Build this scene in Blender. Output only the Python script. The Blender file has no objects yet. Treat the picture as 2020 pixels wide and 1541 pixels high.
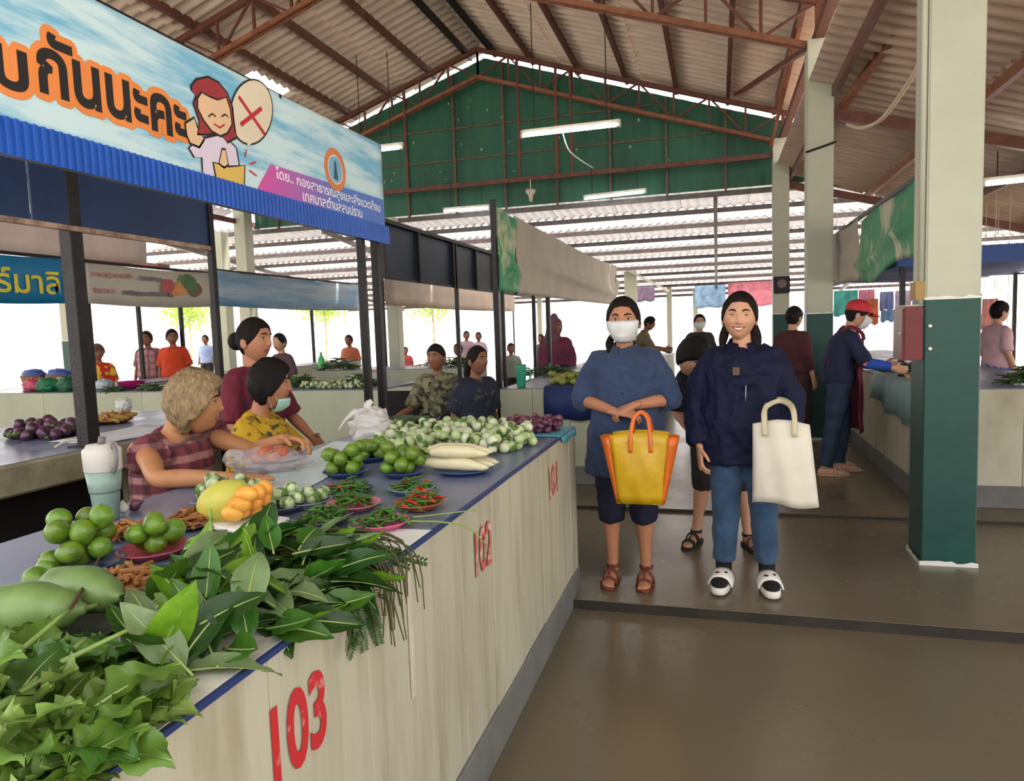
import bpy, bmesh, math, random
import numpy as np
from mathutils import Vector, Matrix, Euler, noise
random.seed(7)
SC = bpy.context.scene
COL = SC.collection
PI = math.pi
# ------------------------------------------------------------------ camera, sky, sun, exposure
FPX, CX, CY = 1390.0, 1010.0, 770.5
CAM = Vector((0, 0, 1.40))
_y, _p, _r = math.radians(16.3), math.radians(-5.0), math.radians(2.0)
FW = Vector((-math.sin(_y) * math.cos(_p), math.cos(_y) * math.cos(_p), math.sin(_p)))
_rt = FW.cross(Vector((0, 0, 1))).normalized(); _up = _rt.cross(FW)
RT = _rt * math.cos(_r) - _up * math.sin(_r); UP = _up * math.cos(_r) + _rt * math.sin(_r)
cd = bpy.data.cameras.new('camera'); cam = bpy.data.objects.new('camera', cd); COL.objects.link(cam)
cd.sensor_width = 36; cd.lens = 36 * FPX / 2020; cd.clip_start = .05; cd.clip_end = 300
mw = Matrix((RT, UP, -FW)).transposed().to_4x4(); mw.translation = CAM
cam.matrix_world = mw; SC.camera = cam
def at(x, y, X=None, Y=None, Z=None):
    """the point of the plane X=.. / Y=.. / Z=.. that the photograph shows at pixel x, y (used to measure the place)"""
    d = RT * ((x - CX) / FPX) - UP * ((y - CY) / FPX) + FW
    t = (X - CAM.x) / d.x if X is not None else (Y - CAM.y) / d.y if Y is not None else (Z - CAM.z) / d.z
    return CAM + d * t
SC.view_settings.view_transform = 'Standard'; SC.view_settings.look = 'None'
SC.view_settings.gamma = 1; SC.view_settings.use_curve_mapping = False
SC.view_settings.exposure = 0.12
SC.cycles.max_bounces = 8; SC.cycles.diffuse_bounces = 5; SC.cycles.glossy_bounces = 3; SC.cycles.caustics_reflective = False; SC.cycles.caustics_refractive = False
W = bpy.data.worlds.new('sky'); SC.world = W; W.use_nodes = True
W.node_tree.nodes['Background'].inputs[0].default_value = (1.0, .98, .97, 1)
W.node_tree.nodes['Background'].inputs[1].default_value = 2.6
sl = bpy.data.lights.new('sun', 'SUN'); sl.energy = 11; sl.angle = math.radians(4); sl.color = (1, .95, .88)
so = bpy.data.objects.new('sun', sl); COL.objects.link(so); so.location = (5, 5, 30)
so.rotation_euler = Euler((math.radians(-14), math.radians(16), 0))
# ------------------------------------------------------------------ materials
def lin(c):
    if isinstance(c, str):
        c = [int(c[i:i + 2], 16) / 255 for i in (0, 2, 4)]
        c = [v / 12.92 if v <= .04045 else ((v + .055) / 1.055) ** 2.4 for v in c]
    return tuple(c)
MATS = {}
def M(name, col, rough=.6, var=.12, scale=6.0, bump=0.0, metal=0.0, spec=.4, rnd=0.0, col2=None, thr=None, stretch=(1, 1, 1), trans=0.0, emit=0.0, alpha=1.0, sheen=0.0, sss=0.0, bscale=None, coat=0.0, rvar=0.0):
    if name in MATS: return MATS[name]
    m = bpy.data.materials.new(name); m.use_nodes = True; MATS[name] = m
    nt = m.node_tree; N = nt.nodes; L = nt.links; b = N['Principled BSDF']
    c = lin(col); c2 = lin(col2) if col2 else tuple(min(1, v * (1 - 2 * var)) for v in c)
    tc = N.new('ShaderNodeTexCoord'); mp = N.new('ShaderNodeMapping'); mp.inputs['Scale'].default_value = stretch
    L.new(tc.outputs['Object'], mp.inputs[0])
    nz = N.new('ShaderNodeTexNoise'); nz.inputs['Scale'].default_value = scale; nz.inputs['Detail'].default_value = 5; nz.inputs['Roughness'].default_value = .6
    L.new(mp.outputs[0], nz.inputs['Vector'])
    rp = N.new('ShaderNodeValToRGB'); lo, hi = thr if thr else (.32, .62)
    rp.color_ramp.elements[0].position = lo; rp.color_ramp.elements[1].position = hi
    rp.color_ramp.elements[0].color = (*c2, 1); rp.color_ramp.elements[1].color = (*c, 1)
    L.new(nz.outputs[0], rp.inputs[0]); out = rp.outputs[0]
    if rnd:
        oi = N.new('ShaderNodeObjectInfo'); hs = N.new('ShaderNodeHueSaturation')
        m1 = N.new('ShaderNodeMapRange'); m1.inputs[3].default_value = 1 - rnd; m1.inputs[4].default_value = 1 + rnd
        m2 = N.new('ShaderNodeMapRange'); m2.inputs[3].default_value = .5 - rnd * .06; m2.inputs[4].default_value = .5 + rnd * .06
        L.new(oi.outputs['Random'], m1.inputs[0]); L.new(oi.outputs['Random'], m2.inputs[0])
        L.new(m1.outputs[0], hs.inputs['Value']); L.new(m2.outputs[0], hs.inputs['Hue']); L.new(out, hs.inputs['Color']); out = hs.outputs[0]
    L.new(out, b.inputs['Base Color'])
    b.inputs['Roughness'].default_value = rough; b.inputs['Metallic'].default_value = metal
    b.inputs['Specular IOR Level'].default_value = spec
    if rvar:
        mr = N.new('ShaderNodeMapRange'); mr.inputs[1].default_value = .3; mr.inputs[2].default_value = .7
        mr.inputs[3].default_value = max(.03, rough - rvar); mr.inputs[4].default_value = rough + rvar
        L.new(nz.outputs[0], mr.inputs[0]); L.new(mr.outputs[0], b.inputs['Roughness'])
    if coat: b.inputs['Coat Weight'].default_value = coat; b.inputs['Coat Roughness'].default_value = .15
    if sheen: b.inputs['Sheen Weight'].default_value = sheen
    if sss: b.inputs['Subsurface Weight'].default_value = sss; b.inputs['Subsurface Radius'].default_value = (.02, .008, .004)
    if trans: b.inputs['Transmission Weight'].default_value = trans
    if alpha < 1: b.inputs['Alpha'].default_value = alpha
    if emit: b.inputs['Emission Color'].default_value = (*c, 1); b.inputs['Emission Strength'].default_value = emit
    if bump:
        n2 = N.new('ShaderNodeTexNoise'); n2.inputs['Scale'].default_value = bscale or scale * 4; n2.inputs['Detail'].default_value = 6
        L.new(mp.outputs[0], n2.inputs['Vector'])
        bp = N.new('ShaderNodeBump'); bp.inputs['Strength'].default_value = bump; bp.inputs['Distance'].default_value = .02
        L.new(n2.outputs[0], bp.inputs['Height']); L.new(bp.outputs[0], b.inputs['Normal'])
    return m
def nodes_of(m):
    return m.node_tree.nodes, m.node_tree.links, m.node_tree.nodes['Principled BSDF']
def translucent(m, f):
    """lets part of the light through a thin sheet"""
    N, L, b = nodes_of(m); o = N['Material Output']
    t = N.new('ShaderNodeBsdfTranslucent'); mx = N.new('ShaderNodeMixShader'); mx.inputs[0].default_value = f
    L.new(b.inputs['Base Color'].links[0].from_socket, t.inputs[0]); L.new(b.outputs[0], mx.inputs[1]); L.new(t.outputs[0], mx.inputs[2]); L.new(mx.outputs[0], o.inputs[0])
    return m
# ------------------------------------------------------------------ mesh building
class MB:
    def __init__(s): s.v = []; s.f = []; s.m = []; s.mats = []; s.cur = 0
    def mat(s, m):
        if m not in s.mats: s.mats.append(m)
        s.cur = s.mats.index(m); return s
    def add(s, vs, fs):
        o = len(s.v); s.v += [tuple(v) for v in vs]
        for f in fs: s.f.append(tuple(i + o for i in f)); s.m.append(s.cur)
        return s
    def box(s, x0, x1, y0, y1, z0, z1):
        return s.add([(x, y, z) for z in (z0, z1) for y in (y0, y1) for x in (x0, x1)],
                     [(0, 2, 3, 1), (4, 5, 7, 6), (0, 1, 5, 4), (2, 6, 7, 3), (0, 4, 6, 2), (1, 3, 7, 5)])
    def bar(s, p, q, w, h=None, up=(0, 0, 1)):
        p, q = Vector(p), Vector(q); h = h or w; d = (q - p).normalized(); u = Vector(up)
        if abs(d.dot(u)) > .98: u = Vector((1, 0, 0))
        a = d.cross(u).normalized() * w / 2; b = a.cross(d).normalized() * h / 2
        return s.add([c + i * a + j * b for c in (p, q) for i, j in ((-1, -1), (1, -1), (1, 1), (-1, 1))],
                     [(0, 1, 2, 3), (7, 6, 5, 4), (0, 4, 5, 1), (1, 5, 6, 2), (2, 6, 7, 3), (3, 7, 4, 0)])
    def loft(s, rings, cap=True, closed=True):
        n = len(rings[0]); vs = [v for r in rings for v in r]; fs = []
        for i in range(len(rings) - 1):
            for j in range(n if closed else n - 1):
                k = (j + 1) % n; fs.append((i * n + j, i * n + k, (i + 1) * n + k, (i + 1) * n + j))
        if cap and closed:
            fs.append(tuple(range(n - 1, -1, -1))); fs.append(tuple(range((len(rings) - 1) * n, len(rings) * n)))
        return s.add(vs, fs)
    def tube(s, pts, rad, n=10, side=None, smooth=0, cap=True, dome=False):
        """sweep of an ellipse along pts; rad entries r or (r_side, r_other)"""
        pts = [Vector(p) for p in pts]
        rad = [(r, r) if not isinstance(r, (tuple, list)) else tuple(r) for r in (rad if isinstance(rad, (list, tuple)) else [rad] * len(pts))]
        if smooth and len(pts) > 2:
            P2, R2 = [], []
            for i in range(len(pts) - 1):
                a, b, c, d = pts[max(i - 1, 0)], pts[i], pts[i + 1], pts[min(i + 2, len(pts) - 1)]
                for k in range(smooth):
                    t = k / smooth
                    P2.append(.5 * ((2 * b) + (c - a) * t + (2 * a - 5 * b + 4 * c - d) * t * t + (3 * b - a - 3 * c + d) * t ** 3))
                    u = t * t * (3 - 2 * t); R2.append(tuple(rad[i][q] * (1 - u) + rad[i + 1][q] * u for q in (0, 1)))
            pts, rad = P2 + [pts[-1]], R2 + [rad[-1]]
        if dome:
            d0 = (pts[0] - pts[1]).normalized(); d1 = (pts[-1] - pts[-2]).normalized(); r0, r1 = rad[0], rad[-1]
            A = [(pts[0] + d0 * max(r0) * math.sin(a), (r0[0] * math.cos(a), r0[1] * math.cos(a))) for a in (1.35, .95, .5)]
            B = [(pts[-1] + d1 * max(r1) * math.sin(a), (r1[0] * math.cos(a), r1[1] * math.cos(a))) for a in (.5, .95, 1.35)]
            pts = [a[0] for a in A] + pts + [b[0] for b in B]; rad = [a[1] for a in A] + rad + [b[1] for b in B]
        rings = []; sd = Vector(side) if side is not None else None; prev = None
        for i, p in enumerate(pts):
            t = (pts[min(i + 1, len(pts) - 1)] - pts[max(i - 1, 0)])
            t = t.normalized() if t.length > 1e-9 else Vector((0, 0, 1))
            if sd is not None: a = sd - t * sd.dot(t)
            elif prev is not None: a = prev - t * prev.dot(t)
            else:
                a = Vector((1, 0, 0)) if abs(t.x) < .9 else Vector((0, 1, 0)); a = a - t * a.dot(t)
            if a.length < 1e-6: a = t.orthogonal()
            a.normalize(); prev = a; b = t.cross(a)
            rings.append([p + a * rad[i][0] * math.cos(2 * PI * k / n) + b * rad[i][1] * math.sin(2 * PI * k / n) for k in range(n)])
        return s.loft(rings, cap)
    def lathe(s, prof, n=20, c=(0, 0, 0)):
        c = Vector(c)
        return s.loft([[c + Vector((r * math.cos(2 * PI * k / n), r * math.sin(2 * PI * k / n), z)) for k in range(n)] for r, z in prof])
    def ball(s, c, r, n=12, m=8, rot=None):
        c = Vector(c); r = (r, r, r) if not isinstance(r, (tuple, list)) else r
        rings = []
        for i in range(m + 1):
            t = PI * (i + .02 * (i == 0) - .02 * (i == m)) / m; ring = []
            for k in range(n):
                v = Vector((r[0] * math.sin(t) * math.cos(2 * PI * k / n), r[1] * math.sin(t) * math.sin(2 * PI * k / n), -r[2] * math.cos(t)))
                ring.append(c + (rot @ v if rot else v))
            rings.append(ring)
        return s.loft(rings)
    def prism(s, poly, depth):
        """poly: 3D points of a flat outline; depth: offset vector"""
        n = len(poly); d = Vector(depth); vs = [Vector(p) for p in poly] + [Vector(p) + d for p in poly]
        return s.add(vs, [tuple(range(n - 1, -1, -1)), tuple(range(n, 2 * n))] + [(i, (i + 1) % n, n + (i + 1) % n, n + i) for i in range(n)])
    def xf(s, mat, start=0):
        for i in range(start, len(s.v)): s.v[i] = tuple(mat @ Vector(s.v[i]))
        return s
    def mesh(s, name, smooth=False, fix=False):
        me = bpy.data.meshes.new(name); me.from_pydata(s.v, [], s.f)
        for m in s.mats: me.materials.append(m)
        if len(s.mats) > 1: me.polygons.foreach_set('material_index', s.m)
        if fix:
            bm = bmesh.new(); bm.from_mesh(me); bmesh.ops.recalc_face_normals(bm, faces=bm.faces); bm.to_mesh(me); bm.free()
        if smooth: me.shade_smooth()
        me.update(); return me
    def build(s, name, mat=None, parent=None, smooth=False, world=True, fix=False):
        if mat is not None:
            s.mats = [mat]; s.m = [0] * len(s.f)
        return link(name, s.mesh(name, smooth, fix), parent, world)
def link(name, me, parent=None, world=False):
    o = bpy.data.objects.new(name, me); COL.objects.link(o)
    if parent is not None:
        o.parent = parent
        if world: o.matrix_parent_inverse = PINV[parent.name] if parent.name in PINV else Matrix.Identity(4)
    return o
PINV = {}
def tag(o, label=None, cat=None, group=None, kind=None):
    if label: o['label'] = label
    if cat: o['category'] = cat
    if group: o['group'] = group
    if kind: o['kind'] = kind
    return o
def thing(name, label, cat, loc=(0, 0, 0), rz=0, group=None, kind=None):
    o = bpy.data.objects.new(name, None); COL.objects.link(o); o.empty_display_size = .05
    o.location = loc; o.rotation_euler = (0, 0, rz)
    PINV[o.name] = (Matrix.Translation(Vector(loc)) @ Matrix.Rotation(rz, 4, 'Z')).inverted()
    return tag(o, label, cat, group, kind)
def struct(name, label=None, cat=None, loc=(0, 0, 0)):
    return thing(name, label or 'part of the market hall: ' + name.replace('_', ' '), cat or name.replace('_', ' ').split('.')[0], loc, kind='structure')
def bevel_mesh(me, w=.006, seg=2):
    bm = bmesh.new(); bm.from_mesh(me)
    bmesh.ops.bevel(bm, geom=list(bm.edges), offset=w, segments=seg, affect='EDGES', clamp_overlap=True)
    bm.to_mesh(me); bm.free(); return me
def put(me, name, label, cat, group, loc, rot=(0, 0, 0), sc=1.0):
    o = bpy.data.objects.new(name, me); COL.objects.link(o); o.location = loc; o.rotation_euler = rot
    o.scale = (sc, sc, sc) if not isinstance(sc, (tuple, list)) else sc
    return tag(o, label, cat, group)
R = random.uniform
def jit(v, a): return v + R(-a, a)
# ------------------------------------------------------------------ the hall: floors, columns, roof, gable
m_floor = M('polished_concrete', '6f6552', .25, .10, 1.1, .05, spec=.5, thr=(.2, .8), rvar=.08, bscale=60)
N_, L_, B_ = nodes_of(m_floor)
m_step = M('step_concrete', '2f2922', .6, .2, 5, .2)
m_cream = M('cream_paint', 'b6b8a4', .55, .05, 3, .05)
m_green = M('green_paint', '0b433b', .45, .12, 4, .08)
m_white = M('white_paint', 'dcdcd4', .5, .05, 4)
m_steel = M('rust_red_steel', '6a4034', .55, .2, 9, .1)
m_steel2 = M('orange_steel', '8e5a40', .55, .2, 9, .1)
m_dark = M('black_steel', '191617', .45, .25, 20, .1, metal=.3)
m_roof = M('fibre_cement', 'd6c4b4', .8, .10, 2.2, .12, stretch=(1, 5, 1))
m_lean = M('aged_fibre_cement', 'c8b09f', .8, .12, 2.5, .12, stretch=(1, 5, 1))
m_clear = translucent(M('milky_fibreglass', 'e9e2df', .5, .10, 3), .6)
m_sheet = M('galvanised_sheet', 'b9b3b2', .45, .12, 4, metal=.25)
translucent(m_sheet, .30)
m_gable = M('green_sheet', '2c6650', .5, .22, 1.3, .05, stretch=(1, 1, .35))
m_ground = M('sunlit_ground', 'd8d0c2', .9, .08, .6)

def slab(name, x0, x1, y0, y1, z0, z1, m, label):
    o = MB().box(x0, x1, y0, y1, z0, z1).build(name, m); return tag(o, label, 'floor', kind='structure')
slab('floor', -13, 7, -4, 3.47, -.25, -.05, m_floor, 'lower polished concrete floor in front of the step')
slab('floor_raised', -13, 7, 3.47, 5.27, -.25, 0, m_floor, 'raised concrete floor strip behind the step')
slab('floor_far', -13, 7, 5.27, 26, -.25, .022, m_floor, 'shiny concrete floor of the far aisle')
slab('ground', -70, 70, -40, 90, -.4, -.26, m_ground, 'bright bare ground outside the market hall')
t = MB().box(-13, 7, 3.462, 3.47, -.05, -.004).build('trim_step', m_step); tag(t, 'dark riser of the concrete step', 'step', kind='structure')  # riser in a darker tone than the floors
t = MB().box(-13, 7, 5.262, 5.27, 0, .02).build('trim_step', m_step); tag(t, 'low dark riser of the second floor step', 'step', kind='structure')

def ragged(x0, x1, y0, y1, z, h, m, name, parent, seed=1):
    """narrow uneven band of paint round a square column"""
    mb = MB(); rnd = random.Random(seed); per = []
    k = 9
    for (ax, ay, bx_, by) in ((x0, y0, x1, y0), (x1, y0, x1, y1), (x1, y1, x0, y1), (x0, y1, x0, y0)):
        for i in range(k): per.append((ax + (bx_ - ax) * i / k, ay + (by - ay) * i / k))
    n = len(per); cx_, cy_ = (x0 + x1) / 2, (y0 + y1) / 2
    lo = [(x, y, z) for x, y in per]; hi = [(x, y, z + h * rnd.uniform(.45, 1.2)) for x, y in per]
    mb.add(lo + hi, [(i, (i + 1) % n, n + (i + 1) % n, n + i) for i in range(n)])
    return mb.build(name, m, parent)
def column(cx_, cy_, w, top, zg, label, base=0.0, m=m_cream, bolts=False):
    o = struct('column', label, 'column', (cx_, cy_, base))
    h = w / 2
    s = link('shaft', bevel_mesh(MB().box(-h, h, -h, h, -.2, top - base).mesh('shaft'), .008, 2), o); s.data.materials.append(m)
    if zg:
        g = MB().box(-h - .003, h + .003, -h - .003, h + .003, .012, zg - base).mesh('green_band'); g.materials.append(m_green)
        gb = link('green_band', bevel_mesh(g, .006, 1), o)
        ragged(cx_ - h - .006, cx_ + h + .006, cy_ - h - .006, cy_ + h + .006, zg - .012, .02, m_white, 'paint_edge', o, 3)
        ragged(cx_ - h - .012, cx_ + h + .012, cy_ - h - .012, cy_ + h + .012, base, .026, m_white, 'paint_edge', o, 5)
    return o
c1 = column(1.225, 4.47, .265, 5.0, 1.49, 'near square column, cream above and dark green below')
for px, py in ((1834, 643), (1834, 688)):
    p = at(px, py, Y=4.33)
    MB().tube([(p.x, 4.334, p.z), (p.x, 4.318, p.z)], .009, 10).build('bolt', m_white, c1)
c2 = column(1.11, 8.7, .27, 4.42, 1.46, 'second cream and green column, with a cable tied round it', .022)
c3 = column(1.06, 13.0, .26, 4.42, 1.50, 'third and farthest column of the aisle, small dark box on it', .022)
for y_ in (4.47, 8.7, 13.0):
    column(-9.6, y_, .27, 4.42, 1.46, {4.47: 'cream column of the far side row, hidden by the near stall', 8.7: 'cream column of the far side row behind the blue fascia', 13.0: 'last cream column of the far side row'}[y_], .0 if y_ < 5 else .022)
p = at(780, 640, Y=13.2); column(p.x, 13.2, .24, 3.7, 0, 'pale column under the green gable beside the near stall post', .022)
p = at(434, 460, Y=13.2); column(p.x, 13.2, .24, 3.7, 0, 'pale column under the green gable seen over the plaid shirt', .022)
p = at(1244, 540, Y=21.); column(p.x, 21., .34, 2.95, 0, 'pale post of the rear lean-to with a forked brace', .022)
br = at(1232, 430, Y=20.9); br2 = at(1320, 575, Y=20.9)
tag(MB().bar((p.x - .1, 20.8, 3.0), (br2.x, 20.8, br2.z), .07).build('brace', m_white), 'slanting pale brace in the rear lean-to', 'beam', kind='structure')
p = at(1321, 640, Y=24.); column(p.x, 24., .16, 2.62, 0, 'thin pale post at the far end of the aisle', .022)
for px in (1065, 1372, 985):
    p = at(px, 620, Y=25.5); column(p.x, 25.5, .16, 2.5, 0, 'slim pale post at the back edge seen at pixel column %d' % px if 0 else ['slim pale post at the back edge behind the hooded woman', 'slim pale post at the back edge behind the smiling woman', 'slim pale post at the back edge left of the green jug'][[1065, 1372, 985].index(px)], .022)

# corrugated sheets
def corr_mesh(name, Ls, Wd, pitch, amp, m, per=6):
    n = int(Wd / pitch * per); vs = []; fs = []
    for i in (0, 1):
        for k in range(n + 1):
            y = Wd * k / n; vs.append((Ls * i, y, amp * math.cos(2 * PI * y / pitch)))
    for k in range(n): fs.append((k, n + 1 + k, n + 2 + k, k + 1))
    mb = MB(); mb.mats = [m]; mb.add(vs, fs); return mb.mesh(name, True)
SL = math.atan(.33); RX, RZ = -4.25, 6.78
roofp = struct('roof', 'high gabled roof of corrugated sheets over the main hall', 'roof')
def roof_z(X): return RZ - .33 * abs(X - RX)
def roof_run(parent, me, me2, origin, ex, n, step, ysteps, yw, rot, skip=None, clear=()):
    for j in range(n):
        for k in range(ysteps):
            if skip and skip(j, k): continue
            loc = Vector(origin) + Vector(ex) * (step * j) + Vector((0, yw * k, 0)) if abs(ex[0]) > .5 else Vector(origin) + Vector(ex) * (step * j) + Vector((yw * k, 0, 0))
            loc.z += .0
            o = link('roof_sheet', me2 if (j, k) in clear else me, parent); o.location = loc; o.rotation_euler = rot
    return
Y0 = -1.2  # hall roof ends just behind the camera, shaped to let sky light in
ms = corr_mesh('roof_sheet', 1.62, 1.06, .212, .036, m_roof); mc = corr_mesh('roof_sheet_clear', 1.62, 1.06, .212, .036, m_clear)
roof_run(roofp, ms, mc, (RX, Y0, RZ + .02), (math.cos(SL), 0, -math.sin(SL)), 4, 1.56, 14, 1.06, (0, SL + .022, 0))
# left slope: sheet local y runs towards -Y, so its origin sits one width further along
roof_run(roofp, ms, mc, (RX, Y0 + 1.06, RZ + .02), (-math.cos(SL), 0, -math.sin(SL)), 4, 1.56, 14, 1.06, (0, SL + .022, PI), clear={(2, 11)})
rc = MB()
for k in range(9): pass
rc.tube([(RX, Y0, RZ + .05), (RX, 13.7, RZ + .05)], (.22, .05), 12, side=(1, 0, 0)); rc.build('ridge_cap', m_roof, roofp)
# purlins along the hall
for X in (.98, .22, -.65, -1.52, -2.39, -3.26, -4.0, -4.5, -5.25, -6.13, -7.0, -7.88, -8.75, -9.6):
    z = roof_z(X) - .075
    o = MB().box(X - .03, X + .03, Y0, 13.35, z - .06, z + .06).build('purlin', m_steel if abs(X + 4.2) > .5 else m_dark, roofp)
def truss(Y, label):
    o = struct('truss', label, 'roof truss', (RX, Y, 4.2))
    TC, BC = .16, .66
    top = lambda X: roof_z(X) - TC
    bot = lambda X: roof_z(X) - BC
    for s in (1, -1):
        Xe = RX + s * 5.35
        MB().bar((RX, Y, top(RX)), (Xe + s * .3, Y, top(Xe + s * .3)), .07, .08).build('top_chord', m_steel, o)
        for dy in (-.045, .045):
            MB().bar((RX, Y + dy, bot(RX)), (Xe, Y + dy, bot(Xe)), .04, .06).build('bottom_chord', m_steel2, o)
        k = 9
        for i in range(k):
            xa = RX + s * 5.35 * i / k; xb = RX + s * 5.35 * (i + 1) / k
            MB().bar((xa, Y, top(xa)), (xa, Y, bot(xa)), .035).build('web_member', m_steel, o)
            if i % 2: MB().bar((xa, Y, top(xa)), (xb, Y, bot(xb)), .03).build('web_member', m_steel, o)
            else: MB().bar((xa, Y, bot(xa)), (xb, Y, top(xb)), .03).build('web_member', m_steel, o)
        MB().bar((Xe, Y, top(Xe)), (Xe, Y, 4.35), .06).build('web_member', m_steel, o)
        MB().bar((Xe - s * .0, Y, 4.5), (Xe + s * .9, Y - 0.0, roof_z(Xe + s * .9) - .1), .05).build('web_member', m_steel, o)
    return o
t1 = truss(4.47, 'rust-red roof truss above the near column')
t2 = truss(8.7, 'rust-red roof truss meeting the second column under the roof')
t3 = truss(13.0, 'rust-red lattice truss just in front of the green gable')
# tie beam, hangers of the far truss
MB().box(-9.6, 1.15, 12.93, 13.0, 4.12, 4.2).build('tie_beam', m_steel, t3)
for px in (1025, 802, 1100, 1128):
    p = at(px, 300, Y=12.95)
    MB().bar((p.x, 12.95, roof_z(p.x) - .2), (p.x, 12.95, 4.2), .045).build('hanger', m_steel, t3)
# braces by the second and third columns
MB().bar((1.0, 8.6, 4.35), (.35, 12.9, 5.2), .06).build('brace', m_steel, t2)
MB().bar((.9, 12.9, 4.3), (1.02, 9.0, 5.05), .05).build('brace', m_steel2, t3)
MB().bar((1.35, 8.7, 3.7), (1.75, 5.6, 4.1), .07).build('brace', m_steel2, t2)
# side eave beams
for X in (1.1, -9.6):
    tag(MB().box(X - .05, X + .05, Y0, 13.4, 4.42, 4.52).build('beam', m_steel), 'steel eave beam over the %s columns' % ('aisle' if X > 0 else 'far side'), 'beam', kind='structure')
# gable wall of tall green sheets
gw = struct('wall_gable', 'dark green sheet-metal gable wall closing the far end of the hall', 'wall', (RX, 13.42, 3.75))
def gsheet(x0, x1):
    z0 = 3.76; mb = MB(); n = 9; vs = []; prof = []
    for i in range(n + 1):
        x = x0 + (x1 - x0) * i / n; prof.append((x, 13.42 + (.012 if i % 3 == 1 else 0)))
    lo = [(x, y, z0) for x, y in prof]; hi = [(x, y, roof_z(x) - .17) for x, y in prof]
    mb.add(lo + hi, [(i, i + 1, n + 2 + i, n + 1 + i) for i in range(n)])
    bk = [(x, y + .004, z) for x, y, z in lo]; bh = [(x, y + .004, z) for x, y, z in hi]
    mb.add(bk + bh, [(i, n + 1 + i, n + 2 + i, i + 1) for i in range(n)])
    return mb.build('wall_sheet', m_gable, gw)
x = -9.6
while x < 1.5:
    gsheet(x, x + .745); x += .74
m_stud = M('faded_steel', '6d5a4c', .6, .2, 8)
for X in [-9 + 1.02 * i for i in range(11)]:
    MB().box(X - .02, X + .02, 13.36, 13.405, 3.7, roof_z(X) - .2).build('stud', m_stud, gw)
for z, w in ((4.75, 3.6), (5.35, 2.6)):
    MB().box(RX - w, RX + w + .6, 13.38, 13.405, z - .015, z + .015).build('girt', m_stud, gw)
# small pale specks painted for daylight showing through holes in the sheets
m_speck = M('light_speck', 'b9c4b4', .7)
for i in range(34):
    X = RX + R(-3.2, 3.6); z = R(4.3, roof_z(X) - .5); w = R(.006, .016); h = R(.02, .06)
    MB().box(X - w, X + w, 13.404, 13.41, z, z + h).build('light_speck', m_speck, gw)

# side lean-to on the aisle side
LS = math.atan(.3); leanp = struct('roof_lean_to', 'lower corrugated lean-to roof beside the columns', 'roof')
def lean_z(X): return 3.95 - .3 * (X - 1.15)
ml = corr_mesh('lean_sheet', 1.52, 1.06, .212, .036, m_lean)
roof_run(leanp, ml, ml, (1.0, 1.0, lean_z(1.0) + .02), (math.cos(LS), 0, -math.sin(LS)), 4, 1.46, 12, 1.06, (0, LS + .02, 0))
for X in (1.25, 2.5, 3.7, 4.9):
    MB().box(X - .03, X + .03, 1.0, 13.7, lean_z(X) - .13, lean_z(X) - .03).build('purlin', m_steel2 if X == 2.5 else m_steel, leanp)  # second purlin takes the orange steel to paint the light on it
for Y in (4.47, 8.7, 13.0):
    MB().bar((1.2, Y, lean_z(1.2) - .28), (6.3, Y, lean_z(6.3) - .2), .07, .12).build('rafter', m_steel, leanp)
# mirrored lean-to on the far side
leanl = struct('roof_lean_to', 'lower corrugated lean-to roof along the far side of the hall', 'roof')
mll = corr_mesh('lean_sheet', 1.52, 1.06, .212, .036, m_clear)
def lean_zl(X): return 3.95 - .3 * (-9.65 - X)
roof_run(leanl, mll, mll, (-9.5, 2.06, lean_zl(-9.5) + .02), (-math.cos(LS), 0, -math.sin(LS)), 3, 1.46, 11, 1.06, (0, LS + .02, PI))
for X in (-9.7, -11., -12.2, -13.3):
    MB().box(X - .03, X + .03, 1.0, 13.7, lean_zl(X) - .13, lean_zl(X) - .03).build('purlin', m_steel, leanl)
# rear lean-to, pale sheets that glow in the sun
RS = math.atan(1.32 / 12.6); rear = struct('roof_rear_lean_to', 'pale corrugated lean-to roof glowing with daylight behind the gable', 'roof')
def rear_z(Y): return 3.78 - math.tan(RS) * (Y - 13.5)
mr_ = corr_mesh('rear_sheet', 1.24, 1.27, .18, .028, m_sheet, 6); mrc = corr_mesh('rear_sheet_clear', 1.24, 1.27, .18, .028, m_clear, 6)
rs = random.Random(4)
for j in range(11):
    for k in range(18):
        o = link('roof_sheet', mrc if j % 2 else mr_, rear)
        o.location = (-14.5 + 1.26 * (k + 1), 13.5 + 1.14 * j, rear_z(13.5 + 1.14 * j) + .03); o.rotation_euler = (0, RS + .02, PI / 2)
m_rearst = M('grey_steel', '6a6262', .5, .2, 9)
for j in range(12):
    Y = 13.55 + 1.14 * j
    MB().box(-14.5, 8.0, Y - .03, Y + .03, rear_z(Y) - .12, rear_z(Y) - .03).build('purlin', m_rearst, rear)
for X in (-12, -8, -4, 0, 4):
    MB().bar((X, 13.5, rear_z(13.5) - .17), (X, 26, rear_z(26) - .17), .07, .1).build('rafter', m_rearst, rear)

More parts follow.
